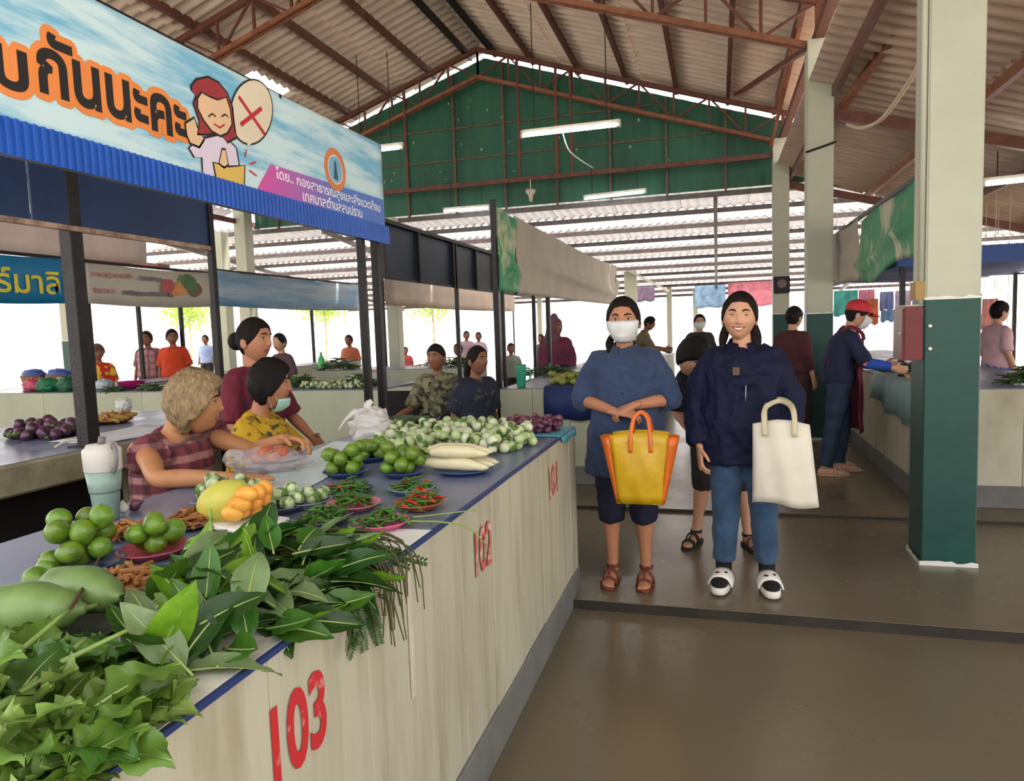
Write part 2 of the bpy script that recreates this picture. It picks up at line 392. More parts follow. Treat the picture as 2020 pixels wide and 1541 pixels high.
# fluorescent fittings
m_tube = M('lit_tube', 'f4fbff', .4, 0, emit=30.0); m_fit = M('fitting', 'c8c0b0', .5)
def tube_light(a, b, label, hang=.5):
    a, b = Vector(a), Vector(b); mid = (a + b) / 2
    o = thing('fluorescent_light', label, 'light', mid, group='fluorescent lights under the roof')
    MB().bar(a, b, .07, .05).build('housing', m_fit, o)
    dn = Vector((0, -.03, -.045)); e = (b - a).normalized()
    MB().tube([a + dn + e * .03, b + dn - e * .03], .019, 12).build('tube', m_tube, o, True)
    for q in (a, b): MB().bar(q + Vector((0, 0, .02)), q + dn * 1.1 + Vector((0, 0, -.02)), .03).build('end_holder', m_fit, o)
    for q in (a + e * .15, b - e * .15): MB().tube([q, q + Vector((0, 0, hang))], .006, 6).build('hanger_rod', m_dark, o)
    return o
l1 = tube_light(at(1030, 262, Y=8.55), at(1222, 240, Y=8.75), 'largest lit fluorescent tube hanging before the green gable', 1.5)
tube_light(at(690, 298, Y=8.6), at(794, 285, Y=8.8), 'lit fluorescent tube half hidden by the blue banner', 1.2)
tube_light(at(1152, 388, Y=12.92), at(1274, 374, Y=12.95), 'smaller lit fluorescent tube at the foot of the green gable', .5)
tube_light(at(876, 413, Y=12.92), at(966, 406, Y=12.95), 'small lit fluorescent tube above the navy stall panels', .5)
tube_light(at(1938, 357, Y=9.0), at(2050, 345, Y=9.1), 'lit fluorescent tube at the edge beyond the near column', .3)
p = at(1047, 385, Y=12.9)
o = thing('lamp_holder', 'pale socket hanging from the tie beam', 'lamp', (p.x, 12.9, p.z))
MB().lathe([(.02, .1), (.09, .1), (.1, .06), (.045, 0), (.03, -.1), (.02, -.12)], 14).build('holder', m_fit, o, True, world=False)
MB().tube([(0, 0, .08), (0, 0, 4.13 - p.z)], .012, 6).build('cord', m_fit, o, world=False)
w = MB(); a, b, c = at(1110, 262, Y=8.7), at(1125, 300, Y=8.7), at(1170, 332, Y=8.8)
w.tube([a, b, c], .007, 6, smooth=5); tag(w.build('power_cord', m_fit, None, True), 'thin pale cord drooping from the largest tube light', 'cord')
w = MB().tube([at(1672, 245, Y=8.0), at(1700, 252, Y=7.4), at(1742, 232, Y=7.0), at(1800, 150, Y=6.4), at(1830, 90, Y=6.1)], .018, 8, smooth=6)
tag(w.build('cable', M('cream_hose', 'cdb99a', .5), None, True), 'thick cream cable swagging under the lean-to roof', 'cable')
w = MB().tube([(c2.location.x - .15, 8.55, 3.22), (c2.location.x + .15, 8.55, 3.3), (c2.location.x + .15, 8.86, 3.3)], .012, 6)
tag(w.build('cable', m_dark, None, True), 'thin dark cable tied round the second column', 'cable')
# red electrical box and its conduit on the near column
rb = thing('electrical_box', 'dark red metal electrical box on the near column', 'electrical box', (1.05, 4.46, 1.15))
m_red = M('red_enamel', '6a1014', .4, .15, 6)
me = MB().box(-.06, .04, -.115, .105, .0, .295).mesh('case'); me.materials.append(m_red); link('case', bevel_mesh(me, .006), rb)
MB().box(-.066, -.06, -.105, .095, .01, .285).build('door', m_red, rb, world=False)
MB().ball((-.072, -.085, .15), .008).build('latch', m_fit, rb, world=False)
MB().box(-.05, .045, -.1, .09, .297, .305).build('top_plate', M('tin', 'b5b09c', .5), rb, world=False)
cp = thing('conduit', 'pale plastic conduit running up the side of the near column', 'pipe', (1.075, 4.36, 1.46))
MB().tube([(0, 0, 0), (0, 0, 3.4)], .016, 10).build('pipe', m_cream, cp, True, world=False)
MB().box(-.03, .015, -.02, .1, .02, .12).build('wooden_block', M('yellowed_wood', 'a88750', .6), cp, world=False)
o = thing('loudspeaker', 'small dark box fixed on the farthest column', 'loudspeaker', (1.06, 12.82, 1.98))
me = MB().box(-.13, .13, -.05, .05, -.14, .14).mesh('case'); me.materials.append(m_dark); link('case', bevel_mesh(me, .012), o)
MB().tube([(0, -.052, .02), (0, -.07, .02)], [.08, .07], 16).build('cone', M('grey_cone', '6f6660', .6), o, world=False)
# ------------------------------------------------------------------ counters
m_panel = M('stained_cream_board', 'b0ac98', .6, .10, 3.0, .08, stretch=(1, 5, .6), col2='978f77', thr=(.25, .55), rnd=.05)
m_panelg = M('pale_green_plaster', 'aeb29a', .65, .10, 2.0, .06, stretch=(1, 1, .5))
m_band = M('cement_band', '6f6f6b', .7, .14, 4, .1)
m_vinyl = M('blue_vinyl', '6f7892', .32, .10, 3, .03, spec=.5, rvar=.08)
m_navy = M('navy_trim', '26386e', .45, .1, 8)
m_conc = M('rough_concrete', '9a9479', .8, .2, 7, .3)
m_under = M('under_dark', '1c1718', .9, .2, 4)
m_rednum = M('red_stencil', 'b8262c', .6, .25, 25, col2='cf8f85', thr=(.28, .42))
m_rednum2 = M('worn_red_stencil', 'bb5252', .6, .3, 30, col2='c8b3a2', thr=(.40, .52))
FONT_CACHE = {}
def text_mesh(body, u0, u1, v0, v1, origin, U, V, mat, name, parent, offset=0.0, depth=.002, height=None, world=True):
    """flat lettering filling the rectangle u0..u1 x v0..v1 on axes U, V from origin"""
    cu = bpy.data.curves.new(name, 'FONT'); cu.body = body; cu.size = 1; cu.offset = offset; cu.extrude = 0; cu.resolution_u = 4
    o = bpy.data.objects.new(name, cu); COL.objects.link(o)
    dg = bpy.context.evaluated_depsgraph_get(); me = bpy.data.meshes.new_from_object(o.evaluated_get(dg))
    bpy.data.objects.remove(o); bpy.data.curves.remove(cu)
    co = np.empty(len(me.vertices) * 3, dtype=np.float32); me.vertices.foreach_get('co', co); co = co.reshape(-1, 3)
    key = (body,)
    if offset == 0 or key not in FONT_CACHE: FONT_CACHE[key] = (co[:, :2].min(0), co[:, :2].max(0))
    lo, hi = FONT_CACHE[key]
    O = Vector(origin); U = Vector(U); V = Vector(V); Nn = U.cross(V)
    s = (u1 - u0) / (hi[0] - lo[0]); t = (v1 - v0) / (hi[1] - lo[1])
    out = np.outer(u0 + (co[:, 0] - lo[0]) * s, U) + np.outer(v0 + (co[:, 1] - lo[1]) * t, V) + np.array(O) + np.array(Nn) * depth
    me.vertices.foreach_set('co', out.astype(np.float32).ravel()); me.materials.clear(); me.materials.append(mat); me.update()
    return link(name, me, parent, world)
def board(x0, x1, y0, y1, z0, z1, m, parent, name='panel', bev=.004):
    me = MB().box(x0, x1, y0, y1, z0, z1).mesh(name); me.materials.append(m)
    return link(name, bevel_mesh(me, bev, 1), parent, True)
def counter(label, x0, x1, y0, y1, sides, top=.87, zb=0.0, mp=m_panel, mtop=m_vinyl, group=None, pw=(.22, .38), seed=1, slab_t=.05):
    rnd = random.Random(seed)
    o = thing('market_counter', label, 'counter', ((x0 + x1) / 2, (y0 + y1) / 2, zb), group=group)
    board(x0 + .031, x1 - .031, y0 + .031, y1 - .031, top - slab_t, top - .004, m_conc, o, 'slab', .006)
    MB().box(x0 + .004, x1 - .002, y0 + .002, y1 - .002, top - .004, top).build('vinyl_top', mtop, o)
    def run(a, b):
        out = []; p = a
        while p < b - .02:
            q = min(b, p + rnd.uniform(*pw))
            if b - q < .12: q = b
            out.append((p, q)); p = q
        return out
    zt = top - .006
    for sd in sides:
        if sd in 'EW':
            X, s = (x1, 1) if sd == 'E' else (x0, -1)
            for a, b in run(y0, y1):
                d = rnd.uniform(0, .004)
                board(min(X - s * .03, X - s * d), max(X - s * .03, X - s * d), a + .0015, b - .0015, zb + .15, zt, mp, o, 'panel', .002)
            board(min(X - s * .03, X + s * .008), max(X - s * .03, X + s * .008), y0, y1, zb, zb + .16, m_band, o, 'base_band')
            MB().box(min(X - s * .01, X + s * .004), max(X - s * .01, X + s * .004), y0, y1, top - .009, top + .001).build('edge_trim', m_navy, o)
        else:
            Yv, s = (y1, 1) if sd == 'N' else (y0, -1)
            for a, b in run(x0, x1):
                board(a + .0015, b - .0015, min(Yv - s * .03, Yv), max(Yv - s * .03, Yv), zb + .15, zt, mp, o, 'panel', .002)
            board(x0, x1, min(Yv - s * .03, Yv + s * .008), max(Yv - s * .03, Yv + s * .008), zb, zb + .16, m_band, o, 'base_band')
    return o
ct = counter('long near counter with red stall numbers and blue vinyl top', -1.87, -.73, -.4, 3.66, 'ENS', zb=-.05, seed=5)
for body, yc, m in (('103', 1.055, m_rednum), ('102', 2.105, m_rednum2), ('101', 3.12, m_rednum2)):
    text_mesh(body, yc - .085, yc + .085, .625, .775, (-.7295, 0, 0), (0, 1, 0), (0, 0, 1), m, 'stall_number', ct, offset=.028, depth=.002)
MB().box(-.729, -.7275, 1.52, 1.545, .5, .82).build('paint_streak', M('pale_streak', 'c9c0ae', .6, .1, 20), ct)
bc = thing('market_counter', 'back counter slab with rough concrete edge over a dark space', 'counter', (-3.7, 2.2, -.05))
board(-4.5, -3.06, -.3, 4.4, .72, .866, m_conc, bc, 'slab', .012)
MB().box(-4.49, -3.075, -.29, 4.39, .866, .87).build('vinyl_top', m_vinyl, bc)
for y in (.4, 1.9, 3.3, 4.3): board(-4.2, -3.3, y - .06, y + .06, -.05, .72, m_conc, bc, 'support_wall')
MB().box(-4.25, -4.2, -.3, 3.75, -.05, .72).build('shade_board', m_under, bc)  # dark board added to paint the shade under the slab
MB().box(-3.36, -3.33, -.3, 3.75, -.05, .70).build('shade_sheet', m_under, bc)  # second dark layer, keeps the open space below painted in shade
counter('aisle counter of the second stall block with a navy cloth over its end', -1.87, -.73, 6.0, 13.0, 'EWS', zb=.022, mp=m_panelg, seed=8)
counter('cross counter of the second block behind the sellers, pale green front', -8.6, -3.06, 6.05, 7.0, 'SE', zb=.022, mp=m_panelg, seed=9, pw=(1.2, 1.6))
counter('small seller table before the camouflage shirt, dark underneath', -3.02, -2.62, 5.95, 6.35, 'S', zb=.022, mp=m_under, mtop=M('pale_board', 'cfc8b8', .5), seed=3, pw=(.5, .6))
counter('stall counter beside the red-capped man, cream front with cement base', 1.40, 2.55, 5.62, 12.2, 'WS', zb=.022, seed=12, pw=(.5, .9))
counter('far row counter under the hanging text banners', -7.8, -7.1, 7.2, 13.2, 'EWS', zb=.022, mp=m_panelg, seed=14, pw=(.9, 1.3))
counter('third block counter seen over the second block', -5.9, -3.4, 9.4, 10.3, 'SE', zb=.022, mp=m_panelg, seed=15, pw=(.9, 1.3))
# navy cloth draped over the end of the second block's aisle counter
m_cloth = M('navy_cloth', '1d2f63', .7, .15, 6)
nc = MB(); n = 14; rows = []
for i in range(n + 1):
    X = -1.46 + .75 * i / n; w = .012 * math.sin(i * 1.9)
    rows.append([(X, 6.5, .882), (X, 6.03, .884), (X, 5.985, .872), (X, 5.972 - .01 + w, .76), (X, 5.965 + w * 1.5, .60 + .012 * math.sin(i * .8))])
nc.loft(rows, cap=False, closed=False)
o = nc.build('draped_cloth', m_cloth, None, True); sm = o.modifiers.new('s', 'SOLIDIFY'); sm.thickness = .004; sm.offset = 1
tag(o, 'navy blue cloth hanging over the end of the second counter', 'cloth')

# ------------------------------------------------------------------ stall posts, fascias, banners
def post(x, y, z0, z1, w, label, m=m_dark, lean=(0, 0)):
    o = thing('stall_post', label, 'post', (x, y, z0), group='steel posts of the stalls')
    me = MB().bar((0, 0, 0), (lean[0], lean[1], z1 - z0), w).mesh('tube'); me.materials.append(m); link('tube', bevel_mesh(me, .003, 1), o)
    MB().box(-w * .9, w * .9, -w * .9, w * .9, 0, .008).build('foot_plate', m, o, world=False)
    return o
post(-1.95, 3.69, -.05, 2.45, .04, 'black stall post, first of the pair at the end of the blue banner')
post(-1.95, 3.87, -.05, 2.5, .045, 'black stall post, second of the pair at the end of the blue banner')
pp = post(-3.13, 2.86, .87, 2.46, .075, 'thick near stall post standing on the back counter by the tumbler', M('weathered_post', '2b2726', .6, .3, 14, .3))
post(-3.1, 3.86, -.05, 2.46, .04, 'black stall post behind the woman in maroon')
post(-1.9, 6.1, .0, 2.55, .05, 'dark post carrying the near end of the green and cream banner')
post(-1.95, 6.45, .0, 2.3, .035, 'thin dark post close behind the green banner edge')
post(-3.1, 8.3, .0, 2.5, .045, 'thin post under the navy stall panels between the two seated sellers')
post(-3.03, 6.02, .0, 2.5, .045, 'post at the near end of the navy stall panels')
post(-1.9, 13.9, .0, 2.5, .045, 'post at the far end of the green and cream banner')
for i, (px, X) in enumerate(((275, -7.95), (358, -7.95), (616, -7.95), (1054, -2.6), (1082, -1.95))):
    p = at(px, 640, X=X); post(X, p.y, .0, 2.4, .05, ['thin post under the text banner behind the plaid shirt', 'thin post under the text banner beside the orange shirt', 'thin post under the pale blue banner', 'thin post left of the hooded woman', 'thin post right beside the hooded woman'][i])
# blue ribbed strip and banner of the near stall
XB = -1.9
m_blue = M('blue_ribbed_sheet', '1a55b4', .4, .1, 5)
fb = thing('awning_fascia', 'bright blue ribbed metal strip under the big banner', 'fascia', (XB, 2.0, 1.93))
mb = MB(); pr = []; y = .2; k = 0
while y < 3.93:
    pr.append((y, (.008, .008, 0, 0)[k % 4])); y += (.010, .004, .010, .004)[k % 4]; k += 1
mb.loft([[(XB + .012 + d, y, z) for y, d in pr] for z in (1.93, 2.035)], cap=False, closed=False)
o = mb.build('ribbed_strip', m_blue, fb)
MB().box(XB - .03, XB, .2, 3.93, 1.935, 1.975).build('rail', m_dark, fb); MB().box(XB - .03, XB - .005, .2, 3.93, 2.47, 2.505).build('rail', m_dark, fb)
m_ban = M('sky_print', '6fb3d3', .45, .1, 2.3, .03, stretch=(1, .7, 5), col2='c4dfe6', thr=(.42, .60))
bn = thing('banner', 'big sky-blue printed banner with Thai lettering and a waving girl', 'banner', (XB, 2.0, 2.0))
mb = MB(); g = []
for j in range(13):
    z = 2.0 + .51 * j / 12
    g.append([(XB + .006, yy, z - (.02 * math.sin(PI * (yy - .2) / 3.7) if j == 12 else 0)) for yy in [.2 + 3.7 * i / 60 for i in range(61)]])
mb.loft(g, cap=False, closed=False); o = mb.build('sheet', m_ban, bn, True); o.modifiers.new('s', 'SOLIDIFY').thickness = .003
def bp(px, py): return at(px, py, X=XB)
def cr(pts, sc=.3663, ox=40, oy=40): return [(ox + sc * a, oy + sc * b) for a, b in pts]
def pr_poly(px, m, name, lvl, parent, grow=0.0):
    P = [bp(*q) for q in px]; c = sum(P, Vector()) / len(P); x = XB + .0090 + .0004 * lvl
    out = []
    for p in P:
        d = Vector((0, p.y - c.y, p.z - c.z)); d = d + d.normalized() * grow if grow else d
        out.append((x, c.y + d.y, c.z + d.z))
    if ((out[1][1] - out[0][1]) * 0 + sum((out[i][1] * out[(i + 1) % len(out)][2] - out[(i + 1) % len(out)][1] * out[i][2]) for i in range(len(out)))) < 0: out.reverse()
    return MB().add(out, [tuple(range(len(out)))]).build(name, m, parent)
def pr_line(px, m, w, name, lvl, parent):
    P = [bp(*q) for q in px]; x = XB + .0090 + .0004 * lvl; mb = MB()
    for a, b in zip(P[:-1], P[1:]): mb.bar((x, a.y, a.z), (x, b.y, b.z), .001, w, up=(0, 0, 1)) if 0 else mb.prism([(x, *q) for q in quad(a, b, w)], (.0002, 0, 0))
    return mb.build(name, m, parent)
def quad(a, b, w):
    d = Vector((b.y - a.y, b.z - a.z)); d.normalize(); n_ = Vector((-d.y, d.x)) * w / 2; e = d * w * .3
    A, B_2 = Vector((a.y, a.z)) - e, Vector((b.y, b.z)) + e
    return [tuple(A - n_), tuple(B_2 - n_), tuple(B_2 + n_), tuple(A + n_)]
ink = M('ink_black', '1d1a1c', .5, 0); orange = M('ink_orange', 'e88a45', .5, .06, 6)
def bold(body, u0, u1, v0, v1, rad):
    for rr, m, d in ((0, ink, .0008), (rad, orange, .0004)):
        vs = MB().mat(m)
        for k in range(1 if rr == 0 else 14):
            a_ = 2 * PI * k / 14; du, dv = rr * math.cos(a_), rr * math.sin(a_)
            t_ = text_mesh(body, u0 + du, u1 + du, v0 + dv, v1 + dv, (XB + .0064, 0, 0), (0, 1, 0), (0, 0, 1), m, 'lettering', bn, offset=.03, depth=d + (.0001 * k if rr else .0016))
            me = t_.data; vs.add([v_.co.copy() for v_ in me.vertices], [tuple(p_.vertices) for p_ in me.polygons]); bpy.data.objects.remove(t_); bpy.data.meshes.remove(me)
        o_ = vs.build('lettering' if rr == 0 else 'lettering_outline', None, bn)
bold('กันนะคะ', 1.665, 2.27, 2.135, 2.325, .021)
bold('บ', 1.53, 1.635, 2.115, 2.235, .021)
skin_p = M('ink_skin', 'e0bd97', .5, .03); hair_p = M('ink_red', '9b3238', .5, .08, 20); lil = M('ink_lilac', 'd9cde2', .5, .04); tan_p = M('ink_tan', 'd9b65e', .5, .05); creamp = M('ink_cream', 'dfd3bb', .5, .04); redp = M('ink_crimson', 'c32c38', .5)
hair = [(912, 360), (940, 325), (1000, 313), (1055, 340), (1100, 395), (1128, 470), (1135, 545), (1150, 630), (1100, 655), (1060, 600), (1000, 612), (945, 612), (955, 540), (925, 450), (940, 410), (915, 385)]
face = [(945, 425), (965, 395), (1010, 420), (1050, 435), (1095, 420), (1115, 480), (1125, 560), (1100, 605), (1065, 620), (1020, 595), (975, 535), (945, 475)]
body = [(985, 640), (1050, 625), (1100, 640), (1150, 690), (1165, 780), (1110, 800), (1060, 860), (975, 860), (970, 740), (930, 740), (900, 690), (945, 655)]
hand_ = [(880, 560), (905, 545), (925, 530), (940, 580), (975, 640), (950, 680), (905, 660), (888, 620)]
bagp = [(1030, 770), (1110, 795), (1195, 785), (1190, 930), (1060, 910), (1045, 850)]
arm_ = [(1060, 770), (1075, 700), (1092, 702), (1105, 775), (1085, 790)]
for pts, m, lv, nm in ((body, lil, 2, 'print_blouse'), (hand_, skin_p, 3, 'print_hand'), (hair, hair_p, 4, 'print_hair'), (face, skin_p, 6, 'print_face'), (bagp, tan_p, 5, 'print_bag'), (arm_, skin_p, 6, 'print_arm')):
    pr_poly(cr(pts), ink, nm + '_outline', lv - 1, bn, .009); pr_poly(cr(pts), m, nm, lv, bn)
pr_line(cr([(1000, 520), (1020, 505), (1038, 520)]), ink, .006, 'print_eye', 8, bn); pr_line(cr([(1070, 520), (1090, 508), (1105, 522)]), ink, .006, 'print_eye', 8, bn)
pr_line(cr([(1030, 560), (1060, 580), (1085, 565)]), redp, .007, 'print_mouth', 8, bn)
bub = [(1235 + 112 * math.cos(a) * math.cos(.35) - 170 * math.sin(a) * -math.sin(.35) * -1 * .6, 495 + 165 * math.sin(a) + 40 * math.cos(a)) for a in [2 * PI * i / 28 for i in range(28)]]
pr_poly(cr(bub), ink, 'print_bubble_outline', 2, bn, .008); pr_poly(cr(bub), creamp, 'print_bubble', 3, bn)
pr_poly(cr([(1205, 630), (1265, 640), (1213, 682)]), creamp, 'print_bubble_tail', 4, bn)
pr_line(cr([(1168, 418), (1302, 612)]), redp, .018, 'print_cross', 5, bn); pr_line(cr([(1285, 478), (1178, 562)]), redp, .018, 'print_cross', 6, bn)
for a, b in (((1208, 700), (1200, 735)), ((1228, 775), (1258, 765)), ((1225, 810), (1262, 838))): pr_line(cr([a, b]), redp, .007, 'print_mark', 3, bn)
# gradient ribbon with white lettering
m_rib = bpy.data.materials.new('ribbon_print'); m_rib.use_nodes = True
N_, L_, B_ = nodes_of(m_rib); tcn = N_.new('ShaderNodeTexCoord'); sp = N_.new('ShaderNodeSeparateXYZ'); rp_ = N_.new('ShaderNodeValToRGB'); mr2 = N_.new('ShaderNodeMapRange')
mr2.inputs[1].default_value = 2.7; mr2.inputs[2].default_value = 3.9
rp_.color_ramp.elements[0].color = (*lin('cf4fa0'), 1); rp_.color_ramp.elements[1].color = (*lin('4f74c4'), 1); rp_.color_ramp.elements[1].position = .55
L_.new(tcn.outputs['Object'], sp.inputs[0]); L_.new(sp.outputs[1], mr2.inputs[0]); L_.new(mr2.outputs[0], rp_.inputs[0]); L_.new(rp_.outputs[0], B_.inputs['Base Color']); B_.inputs['Roughness'].default_value = .5
rib = MB(); x = XB + .0066
rib.add([(x, 2.66, 2.02), (x, 3.895, 2.02), (x, 3.895, 2.19), (x, 2.785, 2.165)], [(0, 1, 2, 3)]); rib.build('print_ribbon', m_rib, bn)
wh = M('ink_white', 'f1eef4', .5, 0)
text_mesh('โดย.. กองสาธารณสุขและสิ่งแวดล้อม', 2.82, 3.85, 2.095, 2.165, (x, 0, 0), (0, 1, 0), (0, 0, 1), wh, 'lettering', bn, offset=.012, depth=.0006)
text_mesh('เทศบาลตำบลสบปราบ', 3.03, 3.62, 2.045, 2.10, (x, 0, 0), (0, 1, 0), (0, 0, 1), wh, 'lettering', bn, offset=.012, depth=.0006)
sc_ = bp(659, 335)
def disc(r, m, lv, nm, n=32): MB().add([(XB + .0072 + .0004 * lv, sc_.y + r * math.cos(2 * PI * i / n), sc_.z + r * math.sin(2 * PI * i / n)) for i in range(n)], [tuple(range(n))]).build(nm, m, bn)
disc(.108, M('ink_seal_orange', 'd9834f', .5), 0, 'print_seal'); disc(.074, M('ink_seal_white', 'dfe6ea', .5), 1, 'print_seal_ring'); disc(.068, M('ink_seal_blue', '7fb2d2', .5), 2, 'print_seal_field')
MB().add([(XB + .0084, sc_.y + a, sc_.z + b) for a, b in ((-.022, -.05), (.022, -.05), (.014, .0), (.012, .03), (0, .05), (-.012, .03), (-.014, 0))], [tuple(range(7))]).build('print_seal_figure', M('ink_seal_dark', '29586f', .5), bn)
for px in ((250, 320), (550, 190)):
    p = bp(*px); MB().add([(XB + .0085, p.y + .011 * math.cos(a), p.z + .011 * math.sin(a)) for a in [PI * i / 5 for i in range(10)]], [tuple(range(10))]).build('eyelet', ink, bn)
# rear fascia of the near stall
m_navyp = M('navy_panel', '1e3a66', .5, .15, 2.5, .03)
rf = thing('awning_fascia', 'flat navy blue fascia panel across the back of the near stall', 'fascia', (-3.1, 2.0, 1.98))
for a, b in ((.2, 1.4), (1.41, 2.62), (2.63, 3.85)): board(-3.11, -3.095, a, b, 1.985, 2.47, m_navyp, rf, 'panel', .002)
MB().box(-3.12, -3.085, .2, 3.86, 1.965, 1.99).build('rusty_rail', M('rusty_pale_rail', 'b9a08c', .7, .3, 12, col2='6d4c3c'), rf)
MB().box(-3.12, -3.085, .2, 3.86, 2.465, 2.495).build('rail', m_dark, rf)
# navy stall panels of the second block
m_navyd = M('dark_navy_panel', '26364e', .45, .2, 2, .03)
nf = thing('awning_fascia', 'dark navy stall panels with black uprights behind the green banner', 'fascia', (-3.1, 8.2, 1.95))
ys = [6.3, 7.15, 8.2, 9.05, 9.9, 11.0, 12.2]
for a, b in zip(ys[:-1], ys[1:]):
    board(-3.13, -3.115, a + .01, b - .01, 1.95, 2.47, m_navyd, nf, 'panel', .002)
    MB().box(-3.11, -3.075, a - .02, a + .02, 1.93, 2.5).build('upright', m_dark, nf)
MB().box(-3.12, -3.07, 6.3, 12.2, 2.47, 2.51).build('rail', m_dark, nf); MB().box(-3.12, -3.09, 6.3, 12.2, 1.93, 1.955).build('rail', m_dark, nf)
# green and cream banner, sagging and folded
m_gban = M('cream_cloth', 'b3aa9b', .7, .10, 2, .05, stretch=(1, 1, .5))
m_gedge = M('green_print', '2f8a5c', .6, .2, 4, col2='b9c09a', thr=(.38, .55))
gb = thing('banner', 'cream banner with a green printed edge along the second block', 'banner', (-1.9, 10, 1.8))
def sheet(X, y0, y1, zt, zbf, n=40, m=14, amp=.05):
    g = []
    for j in range(m + 1):
        v = j / m; row = []
        for i in range(n + 1):
            u = i / n; y = y0 + (y1 - y0) * u; zt_ = zt(u); zb_ = zbf(u)
            fold = amp * math.exp(-((v - .25 - .25 * (1 - u)) / .10) ** 2) * min(1, u * 4) + .012 * math.sin(9 * u + 5 * v)
            row.append((X + fold, y, zt_ + (zb_ - zt_) * (1 - v)))
        g.append(row)
    return MB().loft(g, cap=False, closed=False)
zt_f = lambda u: 2.50 + .06 * u - .05 * math.sin(PI * u); zb_f = lambda u: 1.74 + .05 * u + (.35 * max(0, (u - .93) / .07) ** 2)
sheet(-1.87, 6.1, 6.75, lambda u: 2.49 - .03 * u, lambda u: 1.745, 10).build('green_edge', m_gedge, gb, True).modifiers.new('s', 'SOLIDIFY').thickness = .003
sheet(-1.875, 6.72, 14.0, zt_f, zb_f, 60, 18, .07).build('sheet', m_gban, gb, True).modifiers.new('s', 'SOLIDIFY').thickness = .003
# far row of text banners
XF = -7.5
def flat_banner(y0, y1, z0, z1, m, label, X=XF):
    o = thing('banner', label, 'banner', (X, (y0 + y1) / 2, z0), group='banners along the far rows')
    g = [[(X + .012 * math.sin(2 * y_ + 3 * v), y_, z0 + (z1 - z0) * v - .03 * math.sin(PI * u)) for u, y_ in [(i / 20, y0 + (y1 - y0) * i / 20) for i in range(21)]] for v in (0, .33, .66, 1)]
    MB().loft(g, cap=False, closed=False).build('sheet', m, o, True).modifiers.new('s', 'SOLIDIFY').thickness = .003
    MB().box(X - .03, X - .01, y0, y1, z1 - .02, z1 + .02).build('rail', m_dark, o); return o
b1 = flat_banner(4.9, 6.9, 1.90, 2.43, M('teal_print', '1b7cb0', .5, .08, 2), 'teal blue banner with yellow Thai lettering')
text_mesh('ฟอร์มาลิน', 5.35, 6.86, 1.99, 2.27, (XF + .02, 0, 0), (0, 1, 0), (0, 0, 1), M('ink_yellow', 'e6d93c', .5), 'lettering', b1, offset=.015, depth=.004)
b2 = flat_banner(6.97, 9.25, 1.90, 2.42, M('grey_print', 'c2bdb0', .5, .06, 2), 'pale grey banner with a printed picture of carrots and greens')
for i, (a, b, z, c) in enumerate(((7.1, 7.75, 2.27, 'b7858a'), (7.85, 8.25, 2.26, '7d7886'), (7.1, 7.45, 2.06, 'b5828c'), (7.55, 8.45, 2.05, '6e6a7c'))):
    u = a
    while u < b:
        wd = R(.05, .11); MB().box(XF + .018, XF + .02, u, min(b, u + wd), z - R(.02, .035), z + R(.02, .035)).build('faded_lettering', M('ink_faded%d' % i, c, .5), b2); u += wd + .03
for y_, z, r, c in ((8.35, 2.17, .11, 'b8565a'), (8.5, 2.12, .09, 'd98a4a'), (8.62, 2.16, .1, 'e09a55'), (8.78, 2.24, .13, '4f7a45'), (8.9, 2.15, .12, '6f5a3c'), (8.66, 2.28, .09, '5c8a4c')):
    MB().add([(XF + .02 + r * .02, y_ + r * 1.3 * math.cos(a) * R(.8, 1.1), z + r * math.sin(a) * R(.8, 1.1)) for a in [2 * PI * i / 12 for i in range(12)]], [tuple(range(12))]).build('print_vegetable', M('ink_veg' + c, c, .5), b2)
flat_banner(9.35, 14.05, 1.92, 2.48, M('faded_blue_print', 'a9bccb', .5, .08, 1.5, stretch=(1, .5, 4), col2='6d9cc2', thr=(.38, .6)), 'faded blue and white banner at the far end of its row')
flat_banner(11.0, 19.0, 1.88, 2.35, M('beige_print', 'b7a596', .6, .1, 2), 'plain beige banner low behind the navy stall panels', X=-5.4)
flat_banner(2.2, 9.2, 2.62, 3.1, M('pinkish_sheet', 'd9c8bd', .6, .08, 2), 'long pinkish white sheet hung above the text banners', X=-8.6)
# banners and canopy over the stall by the columns
m_gr2 = M('torn_green_print', '2c8256', .6, .2, 3.5, .05, stretch=(1, 1, .4), col2='b6b49a', thr=(.40, .52))
b5 = thing('banner', 'torn green and cream banner over the stall beside the near column', 'banner', (1.33, 6.4, 1.76))
sheet(1.33, 5.35, 7.5, lambda u: 2.33 - .02 * u, lambda u: 1.76 + .06 * math.sin(6 * u), 24, 12, -.05).build('sheet', m_gr2, b5, True).modifiers.new('s', 'SOLIDIFY').thickness = .003
b6 = thing('banner', 'dirty cream banner between the second column and the green one', 'banner', (1.32, 8.4, 1.76))
sheet(1.32, 7.52, 9.3, lambda u: 2.34, lambda u: 1.75 + .05 * u, 20, 10, -.02).build('sheet', m_gban, b6, True).modifiers.new('s', 'SOLIDIFY').thickness = .003
tag(MB().bar((1.34, 5.3, 2.345), (1.34, 9.4, 2.36), .03).build('beam', m_dark), 'dark rail carrying the banners beside the columns', 'beam', kind='structure')
m_can = M('blue_canopy', '2c4a8c', .6, .1, 3); cp_ = thing('canopy', 'dark blue fabric canopy over the stall by the columns', 'canopy', (2.4, 9, 1.9))
g = [[(1.45 + 2.4 * i / 8, y_, 1.93 - .05 * math.sin(PI * i / 8) - .02 * math.sin(y_ * 3)) for i in range(9)] for y_ in np.linspace(6.6, 11.0, 12)]
MB().loft(g, cap=False, closed=False).build('fabric', m_can, cp_, True).modifiers.new('s', 'SOLIDIFY').thickness = .004
